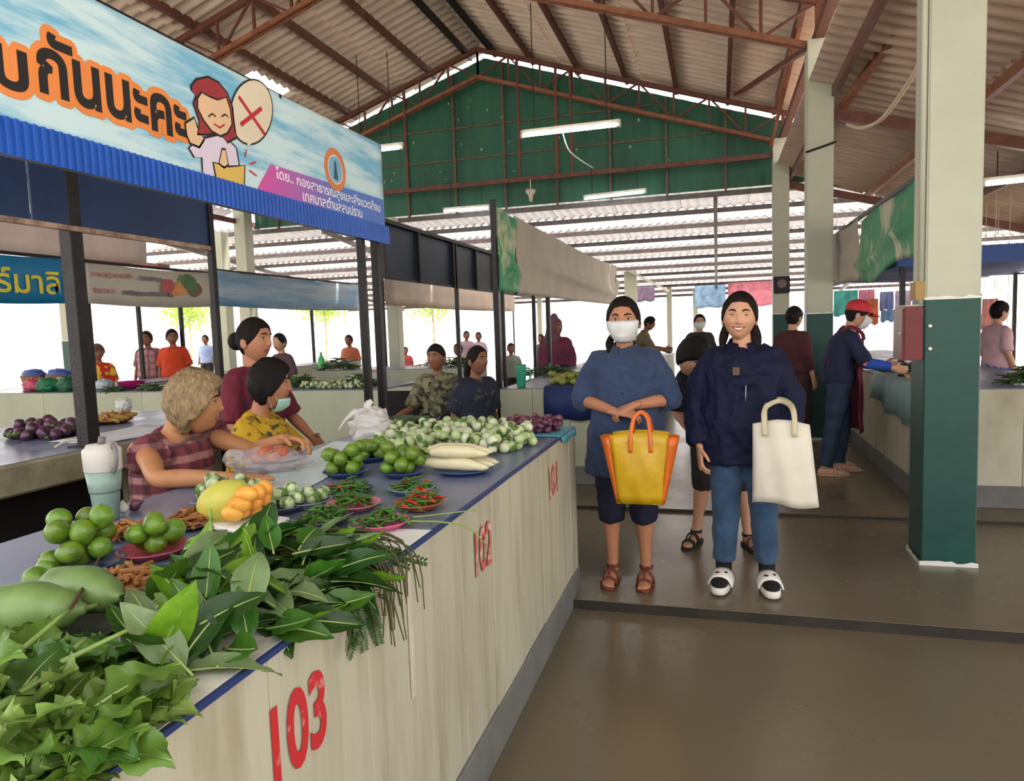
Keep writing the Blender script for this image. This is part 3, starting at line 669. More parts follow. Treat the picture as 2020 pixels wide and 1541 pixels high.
MB().box(1.44, 1.46, 6.6, 11, 1.8, 1.94).build('valance', m_can, cp_); MB().box(1.45, 3.85, 6.59, 6.61, 1.8, 1.94).build('valance', m_can, cp_)
for x_, y_ in ((1.5, 6.65), (3.8, 6.65), (1.5, 10.9), (3.8, 10.9)): MB().box(x_ - .02, x_ + .02, y_ - .02, y_ + .02, .02, 1.92).build('leg', m_dark, cp_)
# ------------------------------------------------------------------ people
V = Vector
TMP = bpy.data.scenes.new('workbench')
def remesh(mb, vox, it=4, fold=0.0, ffreq=12.0, seed=0):
    me = mb.mesh('tmp', False, True); o = bpy.data.objects.new('tmp', me); TMP.collection.objects.link(o)
    r = o.modifiers.new('r', 'REMESH'); r.mode = 'VOXEL'; r.voxel_size = vox
    s = o.modifiers.new('s', 'SMOOTH'); s.factor = .5; s.iterations = it
    with bpy.context.temp_override(scene=TMP, view_layer=TMP.view_layers[0]): dg = bpy.context.evaluated_depsgraph_get()
    m2 = bpy.data.meshes.new_from_object(o.evaluated_get(dg))
    bpy.data.objects.remove(o); bpy.data.meshes.remove(me)
    n = len(m2.vertices); co = np.empty(n * 3, dtype=np.float32); m2.vertices.foreach_get('co', co); co = co.reshape(-1, 3)
    if fold:
        no = np.empty(n * 3, dtype=np.float32); m2.vertices.foreach_get('normal', no); no = no.reshape(-1, 3)
        w_ = [noise.noise(V((p[0] * 5 + seed, p[1] * 5, p[2] * 5))) * .12 for p in co]
        d = np.array([.95 - 2.2 * abs(noise.noise(V((p[0] * ffreq + seed, p[1] * ffreq, (p[2] + w) * ffreq * .55)))) - 1.0 * abs(noise.noise(V(((p[0] + w) * ffreq * 2, p[1] * ffreq * 2 + seed, p[2] * ffreq * 1.3)))) for p, w in zip(co.tolist(), w_)], dtype=np.float32)
        co = co + no * (d * fold)[:, None]
    f = np.empty(len(m2.loops), dtype=np.int32); m2.loops.foreach_get('vertex_index', f)
    st = np.empty(len(m2.polygons), dtype=np.int32); m2.polygons.foreach_get('loop_start', st)
    tt = np.empty(len(m2.polygons), dtype=np.int32); m2.polygons.foreach_get('loop_total', tt)
    faces = [tuple(f[a:a + b]) for a, b in zip(st.tolist(), tt.tolist())]
    bpy.data.meshes.remove(m2)
    return [tuple(p) for p in co.tolist()], faces
def rmb(mb, vox, mat, **k):
    v, f = remesh(mb, vox, **k); return MB().mat(mat).add(v, f)
def sstep(a, b, x): t = min(1, max(0, (x - a) / (b - a))); return t * t * (3 - 2 * t)
def skull(dx, dy, dz):
    x, y, z = .0745 * dx, .092 * dy, .115 * dz
    if z < 0:
        k = -z / .115; x *= 1 - .26 * k ** 1.7
        y *= (1 - .50 * k ** 1.1) if y > 0 else (1 - .07 * k)
    else: x *= 1 + .03 * math.sin(PI * z / .115)
    if y < -.06: y = -.06 + (y + .06) * .80
    return x, y, z
def gsn(x, z, x0, z0, sx, sz): return math.exp(-((abs(x) - x0) / sx) ** 2 - ((z - z0) / sz) ** 2)
def head_pt(th, ph, smile=0):
    dx, dy, dz = math.sin(th) * math.sin(ph), -math.sin(th) * math.cos(ph), math.cos(th)
    x, y, z = skull(dx, dy, dz)
    w = sstep(.15, .55, -dy)
    if w > 0:
        b = -.009 * gsn(x, z, .031, .010, .017, .011) + .004 * gsn(x, z, .03, .031, .022, .008)
        b += .009 * gsn(x, z, 0, .002, .008, .022) + .015 * gsn(x, z, 0, -.022, .011, .011) + .006 * gsn(x, z, .0125, -.026, .007, .007)
        b += .006 * gsn(x, z, 0, -.049, .020, .006) + .006 * gsn(x, z, 0, -.063, .018, .006) - .005 * gsn(x, z, 0, -.056, .022, .0025)
        b += .006 * gsn(x, z, 0, -.090, .020, .014) + (.003 + .005 * smile) * gsn(x, z, .042, -.022, .018, .016)
        y -= b * w
    return V((x, y, z))
def head_mesh(mb, skin, lips, n=72, m=60, smile=0):
    vs = []; fs = []
    for i in range(m + 1):
        th = .02 + (PI - .04) * i / m
        for k in range(n): vs.append(head_pt(th, 2 * PI * k / n - PI, smile))
    mb.mat(skin); a = []; b = []
    for i in range(m):
        for k in range(n):
            q = (i * n + k, (i + 1) * n + k, (i + 1) * n + (k + 1) % n, i * n + (k + 1) % n)
            c = (vs[q[0]] + vs[q[2]]) / 2
            lip = c.y < -.05 and abs(c.x) < .026 * (1 + .25 * smile) and abs(c.z + .056 - abs(c.x) * .35 * smile) < .011 * (1 - (c.x / .034) ** 2)
            (b if lip else a).append(q)
    o = len(mb.v); mb.v += [tuple(v) for v in vs]
    for q in a: mb.f.append(tuple(j + o for j in q)); mb.m.append(mb.cur)
    mb.mat(lips)
    for q in b: mb.f.append(tuple(j + o for j in q)); mb.m.append(mb.cur)
    mb.mat(skin)
    mb.add([v for v in vs[:n]], [tuple(range(n))]); mb.add([v for v in vs[-n:]], [tuple(range(n - 1, -1, -1))])
    for s in (-1, 1): mb.ball((s * .0755, .012, -.012), (.009, .021, .032), 10, 8)
def hand(mb, w, d, nrm, right, curl=.4, s=1.0, spread=.1, thumb=.8):
    w, d = V(w), V(d).normalized(); nrm = V(nrm); nrm = (nrm - d * nrm.dot(d)).normalized()
    t = d.cross(nrm) * (1 if right else -1)
    mb.tube([w - d * .02 * s, w + d * .02 * s, w + d * .055 * s, w + d * .09 * s], [(.024 * s, .018 * s), (.030 * s, .018 * s), (.039 * s, .016 * s), (.036 * s, .012 * s)], 12, side=t, dome=True)
    for i, (L, off) in enumerate(((.070, .028), (.078, .0095), (.072, -.0095), (.056, -.027))):
        p = w + d * (.084 - .006 * abs(i - 1.2)) * s + t * off * s; pts = [p]; a = curl * .5
        dd = d + t * spread * (1.5 - i) * .5
        for q in range(3):
            v_ = dd.normalized() * math.cos(a) + nrm * math.sin(a); p = p + v_ * L * s * (.42, .32, .26)[q]; pts.append(p); a += curl
        mb.tube(pts, [.0092 * s, .0088 * s, .0082 * s, .0068 * s], 8, dome=True)
    p = w + d * .022 * s + t * .024 * s
    q = p + (d * .6 + t * .75 * thumb + nrm * .35).normalized() * .04 * s; r = q + (d * .85 + t * .25 * thumb + nrm * .45).normalized() * .034 * s
    mb.tube([p, q, r], [.0125 * s, .0105 * s, .0085 * s], 8, dome=True)
def lerp(a, b, t): return V(a) + (V(b) - V(a)) * t
STAND = dict(hip=(0, 0, .85), waist=(0, 0, .99), chest=(0, -.005, 1.14), shc=(0, .008, 1.245), neck=(0, .005, 1.31), head=(0, -.018, 1.435),
             shR=(-.152, .012, 1.205), shL=(.152, .012, 1.205), elR=(-.20, .03, .985), elL=(.20, .03, .985), wrR=(-.21, -.06, .755), wrL=(.21, -.06, .755),
             hjR=(-.083, 0, .83), hjL=(.083, 0, .83), knR=(-.088, -.02, .45), knL=(.088, -.02, .45), anR=(-.092, .02, .075), anL=(.092, .02, .075), ftR=(-.02, -1, 0), ftL=(.02, -1, 0))
def pose(**k): d = dict(STAND); d.update(k); return d
def seat(base=.42, lean=0.0, **k):
    dz = base + .09 - .85; d = dict(STAND)
    for q in ('hip', 'waist', 'chest', 'shc', 'neck', 'head', 'shR', 'shL', 'elR', 'elL', 'wrR', 'wrL'):
        x, y, z = d[q]; zz = z - .85; d[q] = (x, y - lean * zz, z + dz)
    d.update(hjR=(-.09, -.02, base + .07), hjL=(.09, -.02, base + .07), knR=(-.13, -.38, base + .05), knL=(.13, -.38, base + .05), anR=(-.12, -.34, .075), anL=(.12, -.34, .075)); d.update(k); return d
HAIRS = {}
def hair_mesh(mb, style, n=64, m=48, seed=0):
    """cap of hair grown off the skull; style keys: front, temple, ear, nape heights, thick, extra"""
    st = dict(front=.070, temple=.030, ear=-.02, nape=-.085, thick=.012, top=.016, rough=.0015, wave=0); st.update(style)
    vs = []
    for i in range(m + 1):
        th = .02 + (PI - .04) * i / m
        for k in range(n):
            ph = 2 * PI * k / n - PI; dx, dy, dz = math.sin(th) * math.sin(ph), -math.sin(th) * math.cos(ph), math.cos(th)
            x, y, z = skull(dx, dy, dz); a = abs(ph) * 180 / PI
            hl = np.interp(a, (0, 35, 62, 85, 100, 125, 180), (st['front'], st['front'] - .006, st['temple'], st['ear'] + .004, st['ear'], st['nape'] + .01, st['nape']))
            g = sstep(-.010, .010, z - hl)
            low = sstep(.0, -.09, z)
            th_ = st['thick'] + (st['top'] - st['thick']) * max(0, dz) + st.get('side', 0) * low * (1 if a > 60 else 0)
            strand = st['rough'] * (math.sin(ph * 41 + 6 * noise.noise(V((dx * 3 + seed, dy * 3, dz * 3)))) + .6 * noise.noise(V((dx * 9, dy * 9 + seed, dz * 9)))) + st['wave'] * noise.noise(V((dx * 4 + seed, dy * 4, dz * 4)))
            off = -.010 + g * (.010 + th_ + strand)
            v_ = V((x, y, z)); nn = V((dx, dy, dz)); vs.append(v_ + nn * off)
    fs = [(i * n + k, (i + 1) * n + k, (i + 1) * n + (k + 1) % n, i * n + (k + 1) % n) for i in range(m) for k in range(n)]
    mb.add(vs, fs); mb.add(vs[:n], [tuple(range(n))])
    for c, r in st.get('buns', ()): mb.ball(c, r, 16, 10)
    for pts, rr in st.get('tails', ()): mb.tube(pts, rr, 12, smooth=4, dome=True)
def skin_mat(name, c): return M(name, c, .5, .05, 14, .05, spec=.35, sss=.06)
SK1 = skin_mat('skin_warm', 'b07a5c'); SK2 = skin_mat('skin_light', 'c79578'); SK3 = skin_mat('skin_dark', '8a5d47')
LIP = M('lips', '9c5048', .45, .05); EYE_W = M('eye_white', 'd8d0c8', .3, 0); EYE_D = M('eye_dark', '1a1210', .25, 0)
HB = M('black_hair', '120e0c', .6, .3, 40, .5, stretch=(3, 3, .6), spec=.25); HBR = M('dark_brown_hair', '1c1411', .65, .3, 40, .5, spec=.2); HG = M('grey_blond_hair', '9c8560', .6, .25, 30, .35, col2='6a553c', stretch=(3, 3, .8))
MASK = M('mask_white', 'd6d8d8', .8, .03, 20, .1); MASKT = M('mask_mint', 'a9d4c4', .8, .04, 20)
def person(label, loc, rz=0, H=1.55, P=None, det=1, skin=SK1, hairm=HB, style={}, head=(0, 0, 0), mask=None, smile=0, top=None, bottom=None, shoes='sandal', wf=1.0, hands=None, hood=None, cap=None, group=None, look=None, shoe_m=None):
    """det 1 near, 2 middle, 3 far. top: dict(m, sleeve 0..2, hem z, flare, loose); bottom: dict(m, len z)"""
    P = {k: V(v) for k, v in (P or STAND).items()}; s = H / 1.55
    root = thing('person', label, 'person', loc, rz, group); root.scale = (s, s, s)
    vox = {1: .0085, 2: .014, 3: .022}[det]; X = V((1, 0, 0))
    sdx = (P['shL'] - P['shR']).normalized()
    # body: one continuous mesh
    b = MB()
    hipx = (P['hjL'] - P['hjR']).normalized()
    b.tube([P['hip'] - V((0, 0, .07)), P['hip'], P['waist'], P['chest'], P['shc'], lerp(P['shc'], P['neck'], .6)],
           [(.145 * wf, .10), (.160 * wf, .115), (.130 * wf, .092), (.140 * wf, .095), (.098, .058), (.050, .046)], 18, side=sdx, smooth=4)
    hd = P['head']; he = Euler((head[1], head[2], head[0]), 'ZXY') if 0 else None
    HM = Matrix.Translation(hd - V((0, 0, .014))) @ Matrix.Rotation(head[0], 4, 'Z') @ Matrix.Rotation(head[1], 4, 'X') @ Matrix.Rotation(head[2], 4, 'Y') @ Matrix.Diagonal((1.09, 1.06, 1.05, 1))
    b.tube([P['shc'] - V((0, 0, .03)), P['neck'], HM @ V((0, .022, -.05))], [(.058, .052), (.047, .048), (.046, .05)], 14, smooth=4)
    for sd in 'RL':
        b.tube([lerp(P['shc'], P['sh' + sd], .6) - V((0, 0, .012)), P['sh' + sd], lerp(P['sh' + sd], P['el' + sd], .5), P['el' + sd], lerp(P['el' + sd], P['wr' + sd], .35), P['wr' + sd]],
               [.036, .043, .041, .034, .035, .024], 12, smooth=3, dome=True)
        b.tube([P['hj' + sd], lerp(P['hj' + sd], P['kn' + sd], .5), P['kn' + sd], lerp(P['kn' + sd], P['an' + sd], .3), lerp(P['kn' + sd], P['an' + sd], .75), P['an' + sd]],
               [.082, .068, .050, .051, .035, .031], 12, smooth=3, dome=True)
        f = V(P['ft' + sd]).normalized(); a = P['an' + sd]; sf = f.cross(V((0, 0, 1)))
        gz = a.z - .075
        b.tube([V((a.x, a.y, gz + .035)) - f * .035, V((a.x, a.y, gz + .036)) + f * .05, V((a.x, a.y, gz + .028)) + f * .12, V((a.x, a.y, gz + .022)) + f * .165], [(.027, .032), (.032, .032), (.040, .022), (.036, .016)], 12, side=sf, dome=True)
        b.tube([a + V((0, 0, .02)), V((a.x, a.y, gz + .045))], [.033, .034], 10)
        for i in range(5 if det == 1 else 0):
            b.ball(V((a.x, a.y, gz + .016)) + f * (.192 - .006 * abs(i - 1) - .004 * i) + sf * (.028 - .0145 * i) * (1 if sd == 'R' else -1) * -1, (.0095 + .004 * (i == 0), .012 + .003 * (i == 0), .010), 8, 6)
    body = rmb(b, vox, skin, it=3)
    hb = MB()
    for sd in 'RL':
        dd, nn, cu = ((hands or {}).get(sd) or ((P['wr' + sd] - P['el' + sd]), V((1 if sd == 'R' else -1, 0, 0)), .35))[:3]
        hand(hb, P['wr' + sd], dd, nn, sd == 'R', cu)
    if det == 1:
        v, f = remesh(hb, .0045, it=2); body.mat(skin).add(v, f)
    elif det == 2: body.mat(skin).add(hb.v, hb.f)
    st0 = len(body.v); head_mesh(body, skin, LIP, *((84, 72) if det == 1 else (40, 32) if det == 2 else (24, 20)), smile); body.xf(HM, st0)
    bo = link('body', body.mesh('body', True), root)
    # face
    if det < 3 or mask:
        for sx in (-1, 1):
            y_ = head_pt(PI / 2 - .09, math.asin(.031 / .0745) * sx).y
            e = MB().mat(EYE_W).ball((sx * .031, y_ + .0035, .010), (.0125, .006, .0055 - .0030 * smile), 12, 8).mat(EYE_D).ball((sx * .031, y_ - .0005, .010), (.0058, .004, .0052 - .0028 * smile), 10, 6)
            e.tube([(sx * .018, y_ - .001, .013 - .003 * smile), (sx * .031, y_ - .0035, .0165 - .004 * smile), (sx * .045, y_ + .004, .011)], .0013, 6, smooth=3)
            e.xf(HM); link('eye', e.mesh('eye', True), root)
            yb = head_pt(1.25, math.asin(.03 / .0745) * sx).y
            br_ = MB().mat(HBR).tube([(sx * .014, yb - .006, .030), (sx * .030, yb - .004, .036), (sx * .048, yb + .012, .030)], [(.0022, .0034), (.0024, .0040), (.0012, .0020)], 8, smooth=4)
            br_.xf(HM); link('eyebrow', br_.mesh('eyebrow', True), root)
    if smile:
        tmb = MB().mat(M('teeth', 'e8e2d8', .3, 0))
        pts = [V((x_, head_pt(PI / 2 + .50, math.asin(max(-.9, min(.9, x_ / .064)))).y - .004, -.0565 + abs(x_) * .32)) for x_ in np.linspace(-.02, .02, 7)]
        tmb.tube(pts, [(.002, .0010), (.003, .004), (.003, .0052), (.003, .0055), (.003, .0052), (.003, .004), (.002, .0010)], 8, side=(0, 1, 0)); tmb.xf(HM); link('teeth', tmb.mesh('teeth', True), root)
    if mask:
        rows = []; drop = mask.get('drop', 0)
        for j in range(13):
            z_t = 2.13 - (2.13 - 1.50) * (1 - j / 12) if 0 else 1.54 + (2.62 - 1.54) * j / 12
            row = []
            for k in range(25):
                ph = -1.15 + 2.3 * k / 24; p = head_pt(z_t + drop, ph); nn = V((p.x, p.y, p.z * .3)).normalized()
                sh = math.cos(ph / 1.15 * PI / 2); bul = .010 + .014 * sh * math.sin(PI * j / 12) + (.0012 if j % 3 == 1 else 0)
                base = head_pt(z_t + drop, ph)
                if j == 0: bul = .006
                row.append(base * 1 + nn * bul + V((0, -.004 * sh, 0)))
            rows.append(row)
        mk = MB().mat(mask.get('m', MASK)).loft(rows, cap=False, closed=False).xf(HM); mo = link('face_mask', mk.mesh('face_mask', True), root); mo.modifiers.new('s', 'SOLIDIFY').thickness = .002
        for sx, k in ((-1, 0), (1, 24)):
            lp = MB().mat(MASK).tube([rows[2][k], V((sx * .074, -.005, .01)), V((sx * .086, .024, .0)), V((sx * .078, .012, -.045)), rows[10][k]], .0016, 6, smooth=5).xf(HM); link('ear_loop', lp.mesh('ear_loop', True), mo)
    # hair
    if hood is None:
        h = MB().mat(hairm); hair_mesh(h, style, *((96, 64) if det == 1 else (48, 36) if det == 2 else (28, 22)), seed=len(label)); h.xf(HM); link('hair', h.mesh('hair', True), root)
    else:
        h = MB(); h.tube([V((0, .03, -.16)), V((0, .03, -.09)), V((0, .012, -.02)), V((0, .015, .06)), V((0, .02, .115))], [(.13, .105), (.088, .10), (.092, .112), (.088, .108), (.045, .055)], 20, side=(1, 0, 0), smooth=4, dome=True)
        h2 = MB().ball((0, -.105, -.005), (.052, .05, .078), 14, 10)
        v, f = remesh(h, .012, it=3, fold=.004)
        v = [tuple(V(p) if not (V(p).y < -.05 and abs(p[0]) < .056 and -.085 < p[2] < .066) else V((p[0], -.045, p[2]))) for p in v]
        hh = MB().mat(hood).add(v, f).xf(HM); link('headscarf', hh.mesh('headscarf', True), root)
    if cap is not None:
        c = MB().mat(cap); c.ball((0, .006, .048), (.085, .103, .078), 22, 14)
        st1 = [[(a_ * .085 * .95, -.085 - .085 * math.cos(a_ * 1.5) * u, .045 - .012 * u + .012 * abs(a_) ** 2 * -1) for a_ in np.linspace(-1, 1, 13)] for u in (0, .35, .7, 1)]
        o1 = len(c.v); c.loft(st1, cap=False, closed=False); c.loft([[(x, y, z - .005) for x, y, z in r] for r in st1][::-1], cap=False, closed=False)
        c.xf(HM); link('cap', c.mesh('cap', True, False), root)
    # clothes
    lo = .012 if det < 3 else .015
    if top:
        t = MB(); L = top.get('loose', .018); hem = top.get('hem', P['hip'].z - .06); fl = top.get('flare', .175)
        base = P['hip'] + (P['hip'] - P['waist']).normalized() * max(.0, P['hip'].z - hem)
        rings = [(base, (fl * wf, fl * .70))]
        if P['hip'].z - hem > .03: rings.append((P['hip'], (.165 * wf + L, .115 + L)))
        rings += [(P['waist'], (.142 * wf + L, .10 + L)), (P['chest'], (.150 * wf + L, .103 + L)), (lerp(P['chest'], P['shc'], .7), (.150 * wf + L * .6, .088 + L * .6)), (P['shc'] + V((0, 0, .006)), (.118, .076)), (lerp(P['shc'], P['neck'], top.get('up', .5)), (.066, .063))]
        t.tube([r[0] for r in rings], [r[1] for r in rings], 22, side=sdx, smooth=5)
        sv = top.get('sleeve', 1.0)
        for sd in 'RL':
            S, E, Wr = P['sh' + sd], P['el' + sd], P['wr' + sd]
            pts = [lerp(P['shc'], S, .45) - V((0, 0, .004)), lerp(P['shc'], S, .95)]; rr = [.050, .050 + L * .30]
            if sv <= 0: continue
            if sv <= 1: pts += [lerp(S, E, sv * .5), lerp(S, E, sv)]; rr += [.050 + L * .5, .045 + L * top.get('cuff', .8)]
            else: pts += [lerp(S, E, .5), E, lerp(E, Wr, (sv - 1) * .5), lerp(E, Wr, sv - 1)]; rr += [.050 + L * .5, .044 + L * .6, .041 + L * .5, .032 + L * top.get('cuff', .5)]
            t.tube(pts, rr, 14, smooth=4)
        tm = rmb(t, vox * 1.05, top['m'], it=3, fold=top.get('fold', .006 if det < 3 else .004), seed=len(label)); to = link('shirt' if not top.get('name') else top['name'], tm.mesh('shirt', True), root)
        if top.get('collar'):
            cpos = lerp(P['shc'], P['neck'], .72); c = MB().mat(top.get('cm', top['m']))
            rows = [[], [], []]
            for q in np.linspace(-2.78, 2.78, 33):
                fr = (1 - math.cos(q)) / 2; tip = math.exp(-((abs(q) - 2.6) / .35) ** 2)
                for i_, (rx, ry, dz) in enumerate(((.053, .053, .022 - .035 * fr), (.062, .066, .030 - .038 * fr), (.090, .098 + .020 * tip, -.016 - .040 * fr - .032 * tip))):
                    rows[i_].append(cpos + V((rx * math.sin(q), .004 + ry * math.cos(q) - (.012 if i_ == 2 else 0) * fr, dz)))
            c.loft(rows, cap=False, closed=False)
            link('collar', c.mesh('collar', True), to).modifiers.new('s', 'SOLIDIFY').thickness = .004
            for i in range(top.get('buttons', 0)):
                bt_ = MB().mat(EYE_D).ball((.0, -.128 - .006 * i, P['shc'].z - .10 - .10 * i), (.006, .004, .006), 8, 6); link('button', bt_.mesh('button', True), to)
    if bottom:
        t = MB(); L = bottom.get('loose', lo); zl = bottom.get('len', .1)
        if bottom.get('skirt'):
            a = P['hip']; t.tube([V((a.x, a.y + .01, zl)), lerp((a.x, a.y, zl), a, .5), a, P['waist']], [(.21, .17), (.20, .155), (.172 * wf, .128), (.135 * wf, .10)], 20, side=X, smooth=4)
        else:
            t.tube([P['hip'] - V((0, 0, .075)), P['hip'], lerp(P['hip'], P['waist'], .75)], [(.150 * wf, .112), (.168 * wf, .125), (.145 * wf, .105)], 20, side=hipx, smooth=4)
            for sd in 'RL':
                K, A, Hj = P['kn' + sd], P['an' + sd], P['hj' + sd]
                if A.z < zl: 
                    u = (K.z - zl) / max(.05, (K.z - A.z)); pts = [Hj, lerp(Hj, K, .5), K] + ([lerp(K, A, u * .5), lerp(K, A, u)] if u > .06 else [])
                else: pts = [Hj, lerp(Hj, K, .5), K, lerp(K, A, .5), A]
                rr = [.088 + L * .5, .074 + L, .055 + L, .050 + L * bottom.get('wide', 1.0), .040 + L * bottom.get('wide', 1.0)][:len(pts)]
                t.tube(pts, rr, 16, smooth=4)
        tm = rmb(t, vox * 1.05, bottom['m'], it=3, fold=.0055 if det < 3 else .003, ffreq=13, seed=len(label) + 3); link(bottom.get('name', 'trousers'), tm.mesh('trousers', True), root)
    # shoes
    if det < 3 and shoes:
        for sd in 'RL':
            f = V(P['ft' + sd]).normalized(); a = P['an' + sd]; sf = f.cross(V((0, 0, 1))); g = V((a.x, a.y, a.z - .075))
            sole = [g + f * u + sf * w_ for u, w_ in [(-.07 + .285 * .5 * (1 - math.cos(q)), (.044 + .008 * math.sin(q * .5)) * math.sin(q) ** .6) for q in np.linspace(.05, PI - .05, 10)]] + [g + f * u - sf * w_ for u, w_ in [(-.07 + .285 * .5 * (1 - math.cos(q)), (.044 + .008 * math.sin(q * .5)) * math.sin(q) ** .6) for q in np.linspace(PI - .05, .05, 10)]]
            th = .034 if shoes == 'slide' else .014
            sm_ = shoe_m or M('brown_leather', '6e3527', .5, .2, 12)
            sl_ = MB().mat(sm_).prism([p + V((0, 0, .0)) for p in sole], (0, 0, th)); so_ = link('slide' if shoes == 'slide' else 'sandal', bevel_mesh(sl_.mesh('sole', True, True), .004, 1), root)
            # lift of the foot on its sole is small; straps go over it
            if shoes == 'slide':
                rings = []
                for u in (.03, .065, .10, .14):
                    rings.append([g + f * u + sf * (.054 * math.cos(q)) + V((0, 0, .022 + (.062 - .20 * max(0, u - .05)) * math.sin(q))) for q in np.linspace(0, PI, 13)])
                st_ = MB().mat(sm_).loft(rings, cap=False, closed=False); so2 = link('strap', st_.mesh('strap', True), so_); so2.modifiers.new('s', 'SOLIDIFY').thickness = .010
                for u_, w_ in ((.085, -.02), (.10, .018)):
                    mk_ = MB().mat(EYE_D).ball(g + f * u_ + sf * w_ + V((0, 0, .0815)), (.014, .010, .004), 10, 6); link('strap_mark', mk_.mesh('strap_mark', True), so_)
                sk = MB().mat(M('black_sock', '141213', .9, .1, 30, .1)); sk.tube([a + V((0, 0, .09)), a + V((0, 0, .0)), g + V((0, 0, .05)) + f * .02, g + V((0, 0, .048)) + f * .11, g + V((0, 0, .046)) + f * .165], [.043, .042, (.042, .040), (.046, .030), (.042, .022)], 14, side=sf, smooth=3, dome=True)
                link('sock', sk.mesh('sock', True), root)
            else:
                for u, hgt, w_ in ((.145, .040, .012), (.075, .070, .011)):
                    stp = [g + f * u + sf * (.045 * math.cos(q)) + V((0, 0, .012 + hgt * math.sin(q))) for q in np.linspace(0, PI, 9)]
                    s_ = MB().mat(sm_).tube(stp, [(.004, w_)] * 9, 8); link('strap', s_.mesh('strap', True), so_)
                s_ = MB().mat(sm_).tube([g + f * .145 + V((0, 0, .052)), g + f * .11 + V((0, 0, .066)), g + f * .075 + V((0, 0, .083))], [(.004, .01)] * 3, 8, smooth=3); link('strap', s_.mesh('strap', True), so_)
                s_ = MB().mat(sm_).tube([a + f * (.036 * math.cos(q)) + sf * (.036 * math.sin(q)) + V((0, 0, .0)) for q in np.linspace(0, 2 * PI, 13)], [(.003, .010)] * 13, 8); link('ankle_strap', s_.mesh('ankle_strap', True), so_)
    return root, HM

CHAMBRAY = M('chambray_blue', '2d3d5c', .85, .12, 9, .35, sheen=.1, bscale=22); NAVYJ = M('navy_jacket', '0c1230', .75, .15, 10, .4, spec=.25, bscale=16); DENIM = M('denim', '35516f', .85, .22, 6, .3, col2='223750', bscale=20, sheen=.1)
NAVYP = M('navy_capri', '121830', .85, .15, 9); DKT = M('dark_trouser', '2c2826', .85, .2, 9)
TIED = dict(front=.074, temple=.008, ear=-.03, nape=-.08, thick=.008, top=.010, rough=.0016)
# the woman with the yellow bag
PA = pose(elR=(-.232, -.02, 1.005), elL=(.232, -.02, 1.005), wrR=(-.035, -.175, .955), wrL=(.062, -.165, .985), head=(0, -.022, 1.435))
feetA = at(1232, 1150, Z=0)
wa, HMA = person('woman in blue chambray shirt and white face mask standing with a yellow bag', (-.475, 3.80, 0), 0, 1.55, PA, 1, SK1, HBR, dict(TIED, tails=(([(-.05, .05, -.06), (-.075, .02, -.11), (-.07, -.01, -.16)], [.016, .02, .010]), )), head=(.02, .03, -.01), mask=dict(m=MASK),
    top=dict(m=CHAMBRAY, sleeve=1.18, hem=.60, flare=.215, loose=.030, collar=True, buttons=3, cuff=.95, fold=.011), bottom=dict(m=NAVYP, len=.335, loose=.020, wide=1.3), shoes='sandal',
    hands=dict(R=((1, -.10, -.12), (0, .35, -1), .55), L=((-1, -.12, -.35), (0, .3, -1), .75)), wf=1.06)
# the smiling woman in the navy jacket
PB = pose(head=(-.012, -.022, 1.435), elR=(-.245, .02, .98), wrR=(-.215, -.05, .75), elL=(.245, .0, .985), wrL=(.205, -.105, .77),
          knR=(-.085, -.02, .45), anR=(-.10, .0, .085), knL=(.10, -.02, .45), anL=(.118, -.005, .085), ftR=(-.18, -1, 0), ftL=(.05, -1, 0))
wb, HMB = person('smiling woman in navy zip jacket and blue jeans with a white tote on her arm', (.125, 3.84, 0), .03, 1.55, PB, 1, SK2, HBR, dict(TIED, tails=(([(-.052, .05, -.03), (-.070, .035, -.10), (-.075, .01, -.17)], [.02, .022, .010]), ([(.052, .05, -.03), (.075, .035, -.10), (.085, .01, -.19)], [.024, .028, .012]))), head=(-.10, .03, .05), smile=1,
    top=dict(m=NAVYJ, sleeve=1.93, hem=.665, flare=.20, loose=.034, collar=True, cm=NAVYJ, cuff=.8, fold=.013, name='jacket'), bottom=dict(m=DENIM, len=.135, loose=.016, wide=1.0), shoes='slide', shoe_m=M('white_rubber', 'e4e0d8', .5, .05), wf=1.10,
    hands=dict(R=((.0, -.25, -1), (.9, .2, 0), .5), L=((-.05, -.25, -1), (-.9, .2, 0), .4)))
bz = MB().mat(M('logo_gold', '5a4634', .6, .3, 40)); bz.box(-.055, -.020, -.1485, -.1425, 1.13, 1.17); link('jacket_emblem', bz.mesh('jacket_emblem'), wb)
zp = MB().mat(M('zip_grey', '8b8d96', .35, metal=.6)); zp.tube([(.0, -.088, 1.235), (.03, -.105, 1.20), (.012, -.132, 1.13), (.006, -.150, 1.0)], .003, 6, smooth=4); link('zip', zp.mesh('zip', True), wb)
